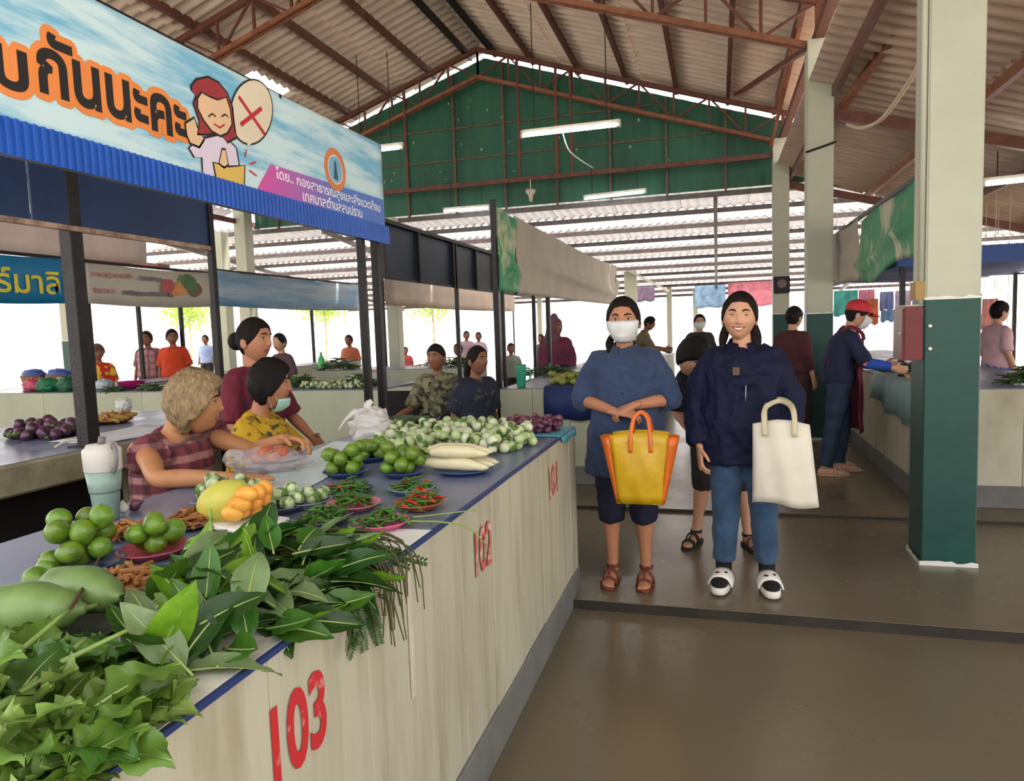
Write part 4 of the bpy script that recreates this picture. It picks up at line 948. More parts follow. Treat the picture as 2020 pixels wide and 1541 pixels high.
# yellow shopping bag held by the first woman
YB = M('yellow_woven', 'c9a01a', .4, .10, 12, .05, coat=.2); OB = M('orange_woven', 'd4661b', .4, .12, 12, .05, coat=.2)
yb = thing('shopping_bag', 'yellow shopping bag with orange sides held by the masked woman', 'bag', (-.372, 3.50, .515), .02); yb.scale = (.90, 1, .97)
def bag_ring(z, w, d, n=8): return [(-w, -d, z), (-w * .4, -d * 1.12, z), (w * .4, -d * 1.12, z), (w, -d, z), (w, d, z), (w * .4, d * 1.1, z), (-w * .4, d * 1.1, z), (-w, d, z)]
fw = lambda t_: .118 + .040 * t_ ; fd = lambda t_: .050 + .012 * t_
def bag_face(sgn, m, name):
    rows = []
    for j in range(9):
        t_ = j / 8; z = .355 * t_; rows.append([(x_ * fw(t_), sgn * (fd(t_) + .018 * math.cos(x_ * 1.4) * math.sin(PI * min(1, t_ * 1.1 + .05)) + .003 * math.sin(7 * x_ + 9 * t_)), z + (.012 * (1 - x_ * x_) * t_)) for x_ in np.linspace(-1, 1, 11)])
    o = MB().mat(m).loft(rows, cap=False, closed=False); o = link(name, o.mesh(name, True), yb); o.modifiers.new('s', 'SOLIDIFY').thickness = .002; return o
bag_face(-1, YB, 'front_panel'); bag_face(1, YB, 'back_panel')
for sx in (-1, 1):
    rows = []
    for j in range(9):
        t_ = j / 8; z = .355 * t_; b_ = .016 + .042 * t_
        rows.append([(sx * (fw(t_) + b_ * math.cos(q) * 1.0), fd(t_) * math.sin(q) - .004, z - .01 * t_) for q in np.linspace(-PI / 2, PI / 2, 9)])
    o = MB().mat(OB).loft(rows, cap=False, closed=False); o = link('side_gusset', o.mesh('side_gusset', True), yb); o.modifiers.new('s', 'SOLIDIFY').thickness = .002
o = MB().mat(YB).prism([(-.118, -.05, 0), (.118, -.05, 0), (.118, .05, 0), (-.118, .05, 0)], (0, 0, .004)); link('bottom_panel', o.mesh('bottom_panel'), yb)
for sy in (-1, 1):
    o = MB().mat(OB).tube([(-.045, sy * .068, .27), (-.043, sy * .066, .345), (-.030, sy * .03, .43), (-.004, sy * .012, .462), (.022, sy * .012, .462), (.050, sy * .03, .43), (.062, sy * .066, .345), (.064, sy * .068, .27)], [(.0035, .011)] * 8, 8, side=(0, 1, 0), smooth=4); link('handle', o.mesh('handle', True), yb)
# white tote on the second woman's arm
TW = M('natural_canvas', 'd8d2c2', .85, .05, 8, .12, bscale=150); tb = thing('tote_bag', 'plain off-white canvas tote hanging from the smiling woman\'s arm', 'bag', (.292, 3.585, .505), -.10)
rows_f = []
for sy, nm in ((-1, 'front_panel'), (1, 'back_panel')):
    rows = []
    for j in range(11):
        t_ = j / 10; w_ = .150 - .022 * t_
        rows.append([(x_ * w_ + .02 * (1 - t_), sy * ((.022 + .018 * math.sin(PI * t_ * .9 + .2)) * math.cos(x_ * 1.45) + .004 * math.sin(8 * x_ + 3 * t_)) , .40 * t_ - .012 * (1 - t_) * math.sin(3 * x_) + .012 * t_ * math.cos(2.2 * x_)) for x_ in np.linspace(-1, 1, 15)])
    o = link(nm, MB().mat(TW).loft(rows, cap=False, closed=False).mesh(nm, True), tb); o.modifiers.new('s', 'SOLIDIFY').thickness = .002
for sy in (-1, 1):
    o = MB().mat(M('canvas_strap', 'c9bf9f', .85, .06, 20)).tube([(-.070, sy * .04, .34), (-.074, sy * .04, .41), (-.075, sy * .035 + .03, .45), (-.062, sy * .04 + .10, .475), (-.012, sy * .04 + .16, .492), (.032, sy * .04 + .10, .485), (.055, sy * .035 + .03, .46), (.062, sy * .04, .41), (.062, sy * .04, .34)], [(.002, .0125)] * 9, 8, side=(0, 1, 0), smooth=4); link('strap', o.mesh('strap', True), tb)
# the person bending behind her
PC = pose(hip=(0, .10, .86), waist=(-.02, .02, .98), chest=(-.06, -.08, 1.09), shc=(-.10, -.15, 1.16), neck=(-.15, -.21, 1.20), head=(-.215, -.28, 1.255), shR=(-.24, -.14, 1.12), shL=(.05, -.16, 1.13), elR=(-.30, -.18, .90), elL=(.08, -.22, .90), wrR=(-.24, -.36, .80), wrL=(-.05, -.38, .82),
          hjR=(-.083, .10, .83), hjL=(.083, .10, .83), knR=(-.12, .02, .46), knL=(.12, .02, .46), anR=(-.165, .06, .075), anL=(.15, -.02, .075), ftR=(-.5, -1, 0), ftL=(.2, -1, 0))
person('stooping person in a dark top behind the smiling woman', (.03, 4.52, 0), .15, 1.5, PC, 2, SK2, HB, dict(front=.03, temple=.0, ear=-.05, nape=-.09, thick=.014, top=.018), head=(.5, .55, .1), top=dict(m=M('dark_navy_top', '161a26', .85, .15, 9), sleeve=1.0, loose=.025), bottom=dict(m=DKT, len=.36, loose=.02), shoes='sandal', shoe_m=DKT)
# the three sellers behind the near counter
def plaid(name, a, b_, c, sc=28):
    m = M(name, a, .85, .1, 8); N, L, bs = nodes_of(m); tc = N.new('ShaderNodeTexCoord'); col = bs.inputs['Base Color'].links[0].from_socket
    for ax, cc in ((0, b_), (2, c), (1, b_)):
        wv = N.new('ShaderNodeTexWave'); wv.bands_direction = 'XYZ'[ax]; wv.inputs['Scale'].default_value = sc / 6.28; wv.inputs['Distortion'].default_value = .6
        rp = N.new('ShaderNodeValToRGB'); rp.color_ramp.elements[0].position = .55; rp.color_ramp.elements[1].position = .75; mx = N.new('ShaderNodeMix'); mx.data_type = 'RGBA'
        L.new(tc.outputs['Object'], wv.inputs['Vector']); L.new(wv.outputs['Fac'], rp.inputs[0]); mu = N.new('ShaderNodeMath'); mu.operation = 'MULTIPLY'; mu.inputs[1].default_value = .55; L.new(rp.outputs[0], mu.inputs[0])
        L.new(mu.outputs[0], mx.inputs['Factor']); L.new(col, mx.inputs['A']); mx.inputs['B'].default_value = (*lin(cc), 1); col = mx.outputs['Result']
    L.new(col, bs.inputs['Base Color']); return m
def blot(name, a, b_, c=None, sc=18, lo=.60, hi=.64):
    m = M(name, a, .85, .08, 8); N, L, bs = nodes_of(m); tc = N.new('ShaderNodeTexCoord'); col = bs.inputs['Base Color'].links[0].from_socket
    for i, cc in enumerate([q for q in (b_, c) if q]):
        nz = N.new('ShaderNodeTexNoise'); nz.inputs['Scale'].default_value = sc * (1 + .4 * i); nz.inputs['Detail'].default_value = 1.5; mp = N.new('ShaderNodeMapping'); mp.inputs['Location'].default_value = (i * 3.1, 1.7 * i, 0)
        rp = N.new('ShaderNodeValToRGB'); rp.color_ramp.elements[0].position = lo; rp.color_ramp.elements[1].position = hi; mx = N.new('ShaderNodeMix'); mx.data_type = 'RGBA'
        L.new(tc.outputs['Object'], mp.inputs[0]); L.new(mp.outputs[0], nz.inputs['Vector']); L.new(nz.outputs[0], rp.inputs[0]); L.new(rp.outputs[0], mx.inputs['Factor']); L.new(col, mx.inputs['A']); mx.inputs['B'].default_value = (*lin(cc), 1); col = mx.outputs['Result']
    L.new(col, bs.inputs['Base Color']); return m
# local axes of a seller facing the aisle: rz turns her -y to +X and a bit away from the camera
OLD = seat(.40, .12, head=(.03, -.13, .965), neck=(.0, -.05, .86), shR=(-.150, -.03, .785), shL=(.155, -.05, .805), shc=(0, -.035, .815), chest=(0, -.02, .72), waist=(0, 0, .58), elR=(-.325, -.255, .722), elL=(.185, -.27, .735), wrR=(-.285, -.525, .722), wrL=(.10, -.50, .80))
old, _ = person('older woman with grey-blond hair in a plaid sleeveless blouse leaning over the counter', (-2.19, 2.38, .185), PI / 2 - .02, 1.55, OLD, 1, skin_mat('skin_tan', 'b27d55'), HG, dict(front=.058, temple=.004, ear=-.045, nape=-.10, thick=.026, top=.030, side=.006, rough=.003, wave=.008), head=(.62, .02, -.06), top=dict(m=plaid('maroon_plaid', '7a3c44', '3a1d28', 'b98a84'), sleeve=.22, hem=.30, loose=.03, cuff=1.3, flare=.19, fold=.008, collar=False, name='blouse'), bottom=dict(m=DKT, len=.1), shoes=None,
    hands=dict(R=((.25, -1, .0), (0, 0, -1), .10), L=((-.1, -1, -.1), (-.5, 0, -1), .5)))
YEL = seat(.42, .10, head=(.0, -.11, 1.10), neck=(0, -.05, .97), elR=(-.20, -.14, .70), elL=(.20, -.14, .70), wrR=(-.12, -.33, .60), wrL=(.12, -.33, .60))
person('seated seller with black hair in a yellow patterned blouse, mask under her chin', (-2.25, 3.02, .11), PI / 2 + .20, 1.5, YEL, 1, SK1, HB, dict(front=.055, temple=.0, ear=-.05, nape=-.095, thick=.020, top=.024, rough=.002, wave=.004), head=(.36, .02, 0), mask=dict(m=MASKT, drop=.62), top=dict(m=blot('yellow_floral', 'c9a227', '4d4a32', '8a6d1c'), sleeve=.9, loose=.045, hem=.42, flare=.21, fold=.008, name='blouse'), bottom=dict(m=DKT, len=.1), shoes=None)
MAR = pose(elR=(-.22, -.02, .98), elL=(.22, -.06, .98), wrR=(-.18, -.22, .86), wrL=(.14, -.26, .86))
person('seller in a maroon top with her hair in a bun standing behind the others', (-2.43, 3.30, -.0), PI / 2 - .05, 1.51, MAR, 1, SK1, HBR, dict(TIED, front=.066, buns=(((0, .105, .0), (.05, .045, .05)),)), head=(.10, .0, .03), top=dict(m=blot('maroon_jersey', '6a1f33', '3c3a58', None, 7, .60, .75), sleeve=1.0, loose=.03, hem=.72, fold=.007), bottom=dict(m=DKT, len=.1), shoes=None)
# the man in the red cap
RC = pose(chest=(0, -.05, 1.13), shc=(0, -.075, 1.225), neck=(0, -.10, 1.29), head=(0, -.155, 1.40), shR=(-.155, -.07, 1.19), shL=(.155, -.07, 1.19), elR=(-.20, -.18, .98), elL=(.20, -.18, .98), wrR=(-.14, -.40, .93), wrL=(.14, -.40, .95), anR=(-.10, .12, .075), anL=(.10, -.02, .075), knR=(-.09, .05, .45), knL=(.09, -.06, .45))
rcm, HR = person('man in a red cap, face mask and maroon apron reaching over the stall counter', (1.02, 6.72, .022), PI / 2 + .05, 1.56, RC, 1, SK2, HB, dict(TIED, front=.05, temple=.01, ear=-.02), head=(0, .32, 0), mask=dict(m=MASK), cap=M('red_cap', 'c03038', .7, .08, 14), top=dict(m=M('navy_tshirt', '1d2340', .85, .12, 9), sleeve=.95, hem=.80, loose=.022), bottom=dict(m=M('dark_denim', '2a3c56', .85, .2, 7, col2='1b2536'), len=.085, loose=.016), shoes='sandal', shoe_m=M('tan_sandal', 'b49b82', .6))
APR = M('maroon_apron', '6b1a2c', .8, .12, 8)
for sd in (-1, 1):
    ab = MB().mat(M('blue_sleeve', '2450b0', .8, .12, 12)); a, b_ = V((sd * .20, -.18, .98)), V((sd * .14, -.40, .94)); ab.tube([lerp(a, b_, -.05), lerp(a, b_, .4), lerp(a, b_, .85)], [.049, .045, .036], 14, smooth=3); link('arm_guard', ab.mesh('arm_guard', True), rcm)
ap = MB().mat(APR); rows = []
for j in range(14):
    t_ = j / 13; z = 1.18 - .80 * t_; wd = .085 + .12 * sstep(.12, .35, t_); y_ = -.195 + .03 * t_ if t_ < .4 else -.183 - .012 * (t_ - .4)
    rows.append([(wd * math.sin(q) * 1.0, y_ + .17 * (1 - math.cos(q)) * (.55 if t_ > .25 else .3) + .006 * math.sin(q * 7 + j), z) for q in np.linspace(-1.25, 1.25, 17)])
ap.loft(rows, cap=False, closed=False); o = link('apron', ap.mesh('apron', True), rcm); o.modifiers.new('s', 'SOLIDIFY').thickness = .003
for sd in (-1, 1):
    st_ = MB().mat(APR).tube([(sd * .075, -.185, 1.17), (sd * .10, -.16, 1.235), (sd * .085, -.06, 1.285), (sd * .03, .03, 1.16), (-sd * .12, .10, .98)], [(.003, .016)] * 5, 8, smooth=4); link('apron_strap', st_.mesh('apron_strap', True), o)
# people farther off
def far(label, px, py, d_or_xy, H=1.55, rz=0, P=None, det=2, zg=.022, headz=None, **k):
    return person(label, d_or_xy, rz, H, P, det, **k)[0]
SIT = seat(.45, .08)
camo = blot('camouflage', '5d5f48', '34352b', '7f7a5c', 12, .5, .55)
far('seated seller in a camouflage shirt behind the small table', 0, 0, (-2.42, 5.93, .12), 1.5, .15, seat(.42, .08, wrR=(-.36, -.34, .545), elR=(-.24, -.14, .62)), skin=SK3, hairm=HBR, style=dict(front=.06, temple=.03, ear=0, nape=-.05, thick=.006, top=.010), head=(-.25, 0, 0), top=dict(m=camo, sleeve=.95, loose=.035), bottom=dict(m=NAVYP, len=.1), shoes=None)
far('seated woman with tied dark hair in a dark navy blouse beside the camouflage shirt', 0, 0, (-1.98, 5.62, .10), 1.5, .9, seat(.42, .10), skin=SK3, hairm=HBR, style=dict(TIED, tails=(([(0, .09, -.02), (0, .11, -.10), (-.01, .10, -.20)], [.035, .035, .012]),)), head=(.3, 0, 0), top=dict(m=blot('dark_floral', '23283a', '4a4a3c', None, 14), sleeve=1.0, loose=.045), bottom=dict(m=NAVYP, len=.1), shoes=None)
far('woman in a maroon headscarf and tunic seated behind the second counter', 0, 0, (-2.12, 9.5, .20), 1.55, .1, seat(.55, .15), skin=SK3, hood=M('mauve_scarf', '6a4a58', .8, .1, 8), head=(.9, .1, 0), top=dict(m=M('maroon_tunic', '6b2b45', .8, .1, 8), sleeve=1.7, loose=.05), bottom=dict(m=NAVYP, len=.1), shoes=None)
far('man in an olive shirt stooping over goods far down the aisle', 0, 0, (-1.25, 12.2, .022), 1.55, PI / 2, RC, skin=SK3, hairm=HBR, style=TIED, head=(0, .4, 0), top=dict(m=M('olive_shirt', '6d6244', .85, .1, 8), sleeve=1.0), bottom=dict(m=DKT, len=.1), shoes=None)
far('grey-haired shopper in a white face mask far down the aisle', 0, 0, (-.24, 10.8, .022), 1.5, .1, None, skin=SK2, hairm=HBR, style=TIED, mask=dict(m=MASK), top=dict(m=M('charcoal_top', '33302f', .85, .1, 8), sleeve=1.0, loose=.03), bottom=dict(m=DKT, len=.1), shoes=None)
far('shopper in a dark top and brown skirt half hidden by the second column', 0, 0, (.80, 8.25, .022), 1.52, 2.4, None, skin=SK2, hairm=HB, style=TIED, top=dict(m=M('maroon_cardigan', '4d2428', .85, .15, 8), sleeve=1.6, loose=.035), bottom=dict(m=M('brown_skirt', '46302a', .85, .15, 8), len=.25, skirt=True, name='skirt'), shoes=None)
far('shopper in a pale pink blouse beyond the near column', 0, 0, (2.95, 8.9, .022), 1.5, PI * .6, None, skin=SK2, hairm=HBR, style=TIED, top=dict(m=M('pink_blouse', 'd9aeb2', .85, .1, 8), sleeve=1.0), bottom=dict(m=M('blue_skirt', '3a6ac0', .85, .1, 8), len=.4, skirt=True, name='skirt'), shoes=None)
p = at(340, 668, Y=9.0); far('seller in a bright orange shirt behind the far row counter', 0, 0, (p.x, 9.0, p.z - 1.40), 1.55, .5, None, skin=SK3, hairm=HBR, style=TIED, head=(.4, .1, 0), top=dict(m=M('orange_shirt', 'd8481f', .8, .1, 8), sleeve=1.0, loose=.03), bottom=dict(m=DKT, len=.1), shoes=None)
p = at(270, 660, Y=9.0); far('standing person in a pink and dark plaid shirt in the far row', 0, 0, (p.x, 9.2, .022), 1.55, .3, None, skin=SK3, hairm=HB, style=TIED, top=dict(m=plaid('pink_plaid', 'c79aa0', '5a3a44', '8d5c68', 18), sleeve=1.0, loose=.03), bottom=dict(m=DKT, len=.1), shoes=None)
p = at(192, 690, Y=8.1); far('seller in red and yellow with brown hair right of the thick post', 0, 0, (p.x, 8.1, p.z - 1.42), 1.5, .6, None, skin=SK3, hairm=M('brown_hair', '6b4632', .6, .2, 30), style=dict(front=.05, thick=.018, top=.02), head=(.5, .1, 0), top=dict(m=blot('red_yellow', 'c8342c', 'e0b23c', None, 9, .45, .5), sleeve=1.0), bottom=dict(m=DKT, len=.1), shoes=None)
p = at(396, 690, Y=15.); far('distant figure in a pale blue shirt beyond the far row', 0, 0, (p.x, 15.2, .022), 1.5, .2, None, det=3, skin=SK3, hairm=HB, style=TIED, top=dict(m=M('pale_blue_shirt', '9fb2d8', .8, .1, 8), sleeve=1.0), bottom=dict(m=DKT, len=.1), shoes=None)
p = at(684, 668, Y=13.2); far('distant seller in an orange patterned shirt behind a heap of greens', 0, 0, (p.x, 13.3, p.z - 1.42), 1.5, .0, None, det=3, skin=SK3, hairm=HB, style=TIED, top=dict(m=M('coral_shirt', 'c8704e', .8, .15, 20), sleeve=1.0), bottom=dict(m=DKT, len=.1), shoes=None)
p = at(544, 668, Y=7.9); far('shopper with dark hair just behind the woman in maroon', 0, 0, (p.x, 8.0, p.z - 1.43), 1.5, -.3, None, det=3, skin=SK2, hairm=HB, style=TIED, top=dict(m=M('dusk_top', '5d4650', .8, .1, 8), sleeve=1.0), bottom=dict(m=DKT, len=.1), shoes=None)
for i, (px, py, Yd, c, lab) in enumerate(((920, 662, 17.5, 'b79aa8', 'distant shopper in a mauve top left of the green jug'), (944, 664, 17.8, 'c9b4c8', 'distant shopper in a lilac top close to the mauve one'), (1008, 688, 14.2, '8f9488', 'distant seated seller in grey behind the green jug'), (1068, 668, 18.6, '4c4a54', 'distant shopper in dark grey left of the headscarf'), (1100, 676, 18.2, '8ea4c8', 'distant shopper in pale blue beside the headscarf'), (905, 690, 12.5, 'a36a52', 'distant brown-clad figure among the far vegetables'), (800, 692, 20., 'b8524e', 'tiny distant figure in red at the bright back edge'))):
    p = at(px, py, Y=Yd); far(lab, 0, 0, (p.x, Yd, p.z - 1.42 * .97), 1.5, R(-.6, .6), None, det=3, skin=SK3, hairm=HB, style=TIED, top=dict(m=M('distant%d' % i, c, .8, .1, 8), sleeve=1.0), bottom=dict(m=DKT, len=.1), shoes=None)

bpy.data.scenes.remove(TMP)
def stool(x, y, zs, zf, label):
    o = thing('stool', label, 'stool', (x, y, zf)); m = M('stool_wood', '6a4c34', .6, .2, 8); h = zs - zf
    MB().lathe([(.13, h - .03), (.14, h - .02), (.14, h), (.001, h)], 20).build('seat', m, o, True, world=False)
    for a, b in ((1, 1), (1, -1), (-1, 1), (-1, -1)): MB().bar((.11 * a, .11 * b, 0), (.08 * a, .08 * b, h - .03), .03).build('leg', m, o, world=False)
stool(-2.19, 2.38, .565, -.05, 'wooden stool under the older woman'); stool(-2.25, 3.02, .49, -.05, 'wooden stool under the seller in yellow')
stool(-2.42, 5.93, .49, 0.022, 'wooden stool under the camouflage shirt'); stool(-1.98, 5.62, .47, 0.022, 'wooden stool under the woman in dark navy'); stool(-2.12, 9.5, .71, .022, 'tall wooden stool under the hooded woman')
# ------------------------------------------------------------------ produce on the near counter
TOPZ = .871
def heap(n, cx_, cy_, rx, ry, r, z0, rnd, tries=14, rmin=.9, wall=None):
    """balls dropped one after another; each takes the lowest of a few spots"""
    out = []
    for i in range(n):
        best = None
        for t_ in range(tries):
            a = rnd.uniform(0, 2 * PI); q = math.sqrt(rnd.random()); x = cx_ + rx * q * math.cos(a); y = cy_ + ry * q * math.sin(a); z = z0 + r
            for (X, Y_, Z, _) in out:
                d2 = (x - X) ** 2 + (y - Y_) ** 2
                if d2 < 4 * r * r * .96: z = max(z, Z + math.sqrt(max(0, 4 * r * r * .92 - d2)))
            if best is None or z < best[2]: best = (x, y, z, rnd.random())
        out.append(best)
    return out
def rot(rnd): return (rnd.uniform(0, 6.28), rnd.uniform(0, 6.28), rnd.uniform(0, 6.28))
def fruit(name, r, mats, n=14, m=10, squash=(1, 1, 1), tip=0.0, dimple=0.0, cap=0):
    """round fruit; first material body, second the last rings at the stalk end"""
    mb = MB().mat(mats[0]); rings = []
    for i in range(m + 1):
        t = .04 + (PI - .08) * i / m; rr = r * (1 - dimple * math.exp(-((t) / .4) ** 2) - dimple * .6 * math.exp(-((PI - t) / .4) ** 2)); ex = tip * r * math.exp(-((PI - t) / .35) ** 2)
        rings.append([(squash[0] * rr * math.sin(t) * math.cos(2 * PI * k / n), squash[1] * rr * math.sin(t) * math.sin(2 * PI * k / n), -squash[2] * (rr * math.cos(t)) + (-ex * 0 + (ex if t > 1 else 0))) for k in range(n)])
    mb.loft(rings)
    if len(mats) > 1:
        mb.mat(mats[1])
        if cap: mb.loft([[(r * (1.03) * math.sin(t) * math.cos(2 * PI * k / n) * (1 + (.25 if k % 2 and t > .3 else 0)), r * 1.03 * math.sin(t) * math.sin(2 * PI * k / n) * (1 + (.25 if k % 2 and t > .3 else 0)), -squash[2] * r * 1.03 * math.cos(t)) for k in range(n)] for t in (.06, .25, cap)], cap=False); mb.tube([(0, 0, -r * squash[2]), (0.1 * r, 0, -r * squash[2] - .35 * r)], [.16 * r, .11 * r], 6)
        else: mb.tube([(0, 0, -r * squash[2] * .97), (0, 0, -r * squash[2] * 1.06)], [.13 * r, .1 * r], 6)
    return mb.mesh(name, True)
m_lime = M('lime_skin', '67871f', .34, .18, 30, .12, rnd=.2, col2='46661a', bscale=220, spec=.5, coat=.15); m_stalk = M('dry_stalk', '5c6a2c', .7)
limes = [fruit('lime', .0265, (m_lime, m_stalk), 16, 12, (1, 1, 1.04), .18) for _ in range(1)]
def plate(x, y, z, r, c, label, name='plate', group='plates of produce on the near counter', d=.02):
    o = thing(name, label, 'plate', (x, y, z), group=group); m = M('plastic_' + c, c, .35, .06, 8)
    MB().lathe([(r * .62, 0), (r * .95, d), (r * 1.0, d + .002), (r * .98, d + .004), (r * .90, d - .001), (r * .60, .004), (.001, .004)], 26).build('dish', m, o, True, world=False)
    MB().lathe([(r * .58, -.0), (r * .58, .003), (r * .5, .003), (r * .5, 0)], 24).build('foot_ring', m, o, True, world=False); return o
def pile(me, name, n, x, y, rx, ry, r, z0, label, cat, group, seed, sc=(.92, 1.08), tries=14, lay=None):
    rnd = random.Random(seed)
    for (X, Y_, Z, q) in heap(n, x, y, rx, ry, r, z0, rnd, tries):
        m_ = me[rnd.randrange(len(me))] if isinstance(me, list) else me
        put(m_, name, label, cat, group, (X, Y_, Z), rot(rnd) if lay is None else (rnd.uniform(-lay, lay), rnd.uniform(-lay, lay), rnd.uniform(0, 6.28)), rnd.uniform(*sc))
# limes
p = at(160, 1120, Z=.88); plate(p.x, p.y, TOPZ, .095, '3a4f7a', 'dark blue plate under the biggest near pile of limes')
pile(limes, 'lime', 13, p.x, p.y, .058, .058, .0265, TOPZ + .012, 'green lime in the tall near pile beside the tumbler', 'lime', 'limes of the tall near pile', 3, tries=30)
for px, py in ((95, 1120), (70, 1140)):
    q = at(px, py, Z=.90); put(limes[0], 'lime', 'green lime lying loose at the edge of the near pile', 'lime', 'loose limes by the near pile', (q.x, q.y, .898), (1, 2, .4))
p = at(305, 1090, Z=.88); plate(p.x, p.y, TOPZ, .085, 'c0525e', 'pink-red plate holding six limes behind the leaves')
pile(limes, 'lime', 7, p.x, p.y, .055, .05, .0255, TOPZ + .012, 'green lime on the pink-red plate', 'lime', 'limes on the pink-red plate', 9, tries=20)
for i, (px, py, n, w, lab) in enumerate(((683, 935, 11, 'first', 'farther blue plate nearest the seller'), (728, 905, 8, 'second', 'blue plate behind the other two lime plates'), (795, 935, 11, 'third', 'blue plate beside the white radishes'))):
    p = at(px, py, Z=.88); plate(p.x, p.y, TOPZ, .088, '2f4a86', 'blue plate of limes, ' + ('beside the seller\'s hand' if i == 0 else 'behind the other two' if i == 1 else 'next to the white radishes'))
    pile(limes, 'lime', n, p.x, p.y, .062, .058, .0255, TOPZ + .012, 'green lime heaped on the ' + lab, 'lime', 'limes on the ' + lab, 20 + i, tries=24)
# chillies
def chilli(name, m, L=.052, r=.0045, bend=.3):
    mb = MB().mat(m); pts = [(L * (t_ - .5), bend * L * .5 * math.sin(PI * t_), 0) for t_ in np.linspace(0, 1, 6)]
    mb.tube(pts, [r * .8, r, r * .95, r * .8, r * .5, r * .12], 7); mb.mat(m_stalk).tube([pts[0], (pts[0][0] - .012, .002, .002)], [.0016, .0012], 5); return mb.mesh(name, True)
m_chg = M('chilli_green', '3c6b1f', .3, .2, 30, rnd=.3, spec=.5); m_chr = M('chilli_red', 'b8301c', .3, .15, 30, rnd=.15, spec=.5)
CG = [chilli('chilli', m_chg, .055, .0048, .3), chilli('chilli', m_chg, .048, .0043, -.4), chilli('chilli', m_chg, .06, .0045, .1)]; CRD = [chilli('chilli', m_chr, .05, .0046, .3)]
def strew(mes, name, n, x, y, rx, ry, h, z0, label, cat, group, seed, up=.35, red=0, mred=None):
    rnd = random.Random(seed)
    for i in range(n):
        q = math.sqrt(rnd.random()); a = rnd.uniform(0, 6.28); dx, dy = q * math.cos(a), q * math.sin(a)
        z = z0 + h * (1 - q * q) * rnd.uniform(.25, 1) + .004
        m_ = mred[0] if mred and rnd.random() < red else mes[rnd.randrange(len(mes))]
        put(m_, name, label, cat, group, (x + rx * dx, y + ry * dy, z), (rnd.uniform(0, 6.28), rnd.uniform(-up, up), rnd.uniform(0, 6.28)), rnd.uniform(.85, 1.15))
for i, (px, py, c, red, lab) in enumerate(((637, 1030, '4c4a58', .0, 'dark plate of chillies nearest the yellow fruit'), (752, 1036, 'd8608c', .0, 'bright pink plate nearest the counter edge'), (698, 1000, 'c47a86', .18, 'faded pink plate in the middle of the chillies'), (690, 972, '3f4a72', .12, 'blue plate of chillies in front of the limes'), (812, 968, '8a95b8', .15, 'pale blue plate of chillies by the radishes'), (826, 998, 'a35f3c', .35, 'brown plate of chillies beside the counter edge'))):
    p = at(px, py, Z=.88); plate(p.x, p.y, TOPZ, .078 if i != 2 else .085, c, lab)
    strew(CG, 'chilli', 44, p.x, p.y, .062, .062, .04, TOPZ + .012, 'slim chilli on the ' + lab.replace(' of chillies', ''), 'chilli', 'chillies on the ' + lab, 50 + i, red=red, mred=CRD)
# fingerroot
m_root = M('fingerroot', 'a9743c', .75, .25, 18, .25, rnd=.2, col2='6f4420')
def root_(name, L, r):
    mb = MB().mat(m_root); mb.tube([(-L / 2, 0, 0), (-L * .2, L * .04, 0), (L * .15, 0, L * .03), (L / 2, -L * .05, 0)], [r * .7, r, r * .85, r * .25], 7, smooth=2, dome=True); return mb.mesh(name, True)
RT_ = [root_('fingerroot', .065, .0065), root_('fingerroot', .05, .006), root_('fingerroot', .08, .006)]
for i, (px, py, rx, ry, h, n, lab) in enumerate(((250, 1048, .055, .05, .03, 40, 'brown fingerroot in the small heap between the two lime piles'), (375, 1030, .07, .06, .035, 55, 'brown fingerroot in the heap beside the yellow fruit'), (262, 1150, .10, .055, .035, 80, 'brown fingerroot in the nearest heap below the limes'))):
    p = at(px, py, Z=.885); pl = plate(p.x, p.y, TOPZ, max(rx, ry) * 1.12, ['31435f', '5a4a48', '3d5a34'][i], ['small dark plate under fingerroots between the lime piles', 'brownish plate under fingerroots beside the yellow fruit', 'green plate under the nearest fingerroots'][i], d=.012)
    strew(RT_, 'fingerroot', n, p.x, p.y, rx, ry, h, TOPZ + .01, lab, 'fingerroot', lab.replace('brown fingerroot', 'fingerroots'), 70 + i, .25)
# striped eggplants
m_egw = M('eggplant_striped', 'b9c79a', .35, .2, 40, 0, col2='4f7030', thr=(.42, .56), stretch=(1, 1, .35), rnd=.12, spec=.5); m_cal = M('calyx', '5c7a38', .6, .2, 20)
EG = [fruit('round_eggplant', .024, (m_egw, m_cal), 16, 10, (1, 1, .9), 0, .0, .75)]
for i, (px, py, n) in enumerate(((425, 992, 8), (500, 990, 7), (555, 1004, 6), (608, 994, 5))):
    p = at(px, py, Z=.88); plate(p.x, p.y, TOPZ, .075, '8f94a8' if i != 2 else '5b6282', ['grey plate of striped eggplants nearest the seller\'s elbow', 'grey plate of striped eggplants under the seller\'s hand', 'slate plate of striped eggplants by the yellow fruit', 'grey plate of striped eggplants before the chillies'][i])
    pile(EG, 'round_eggplant', n, p.x, p.y, .052, .05, .023, TOPZ + .012, 'green and white striped round eggplant on the ' + ['plate nearest the seller\'s elbow', 'plate under the seller\'s hand', 'slate plate by the yellow fruit', 'plate before the dark chillies'][i], 'eggplant', 'striped eggplants, plate %s' % 'abcd'[i], 90 + i, tries=20)
p = at(385, 1085, Z=.89); put(EG[0], 'round_eggplant', 'single pale eggplant lying below the yellow fruit', 'eggplant', None, (p.x, p.y, .895), (1, .5, 0), 1.15)
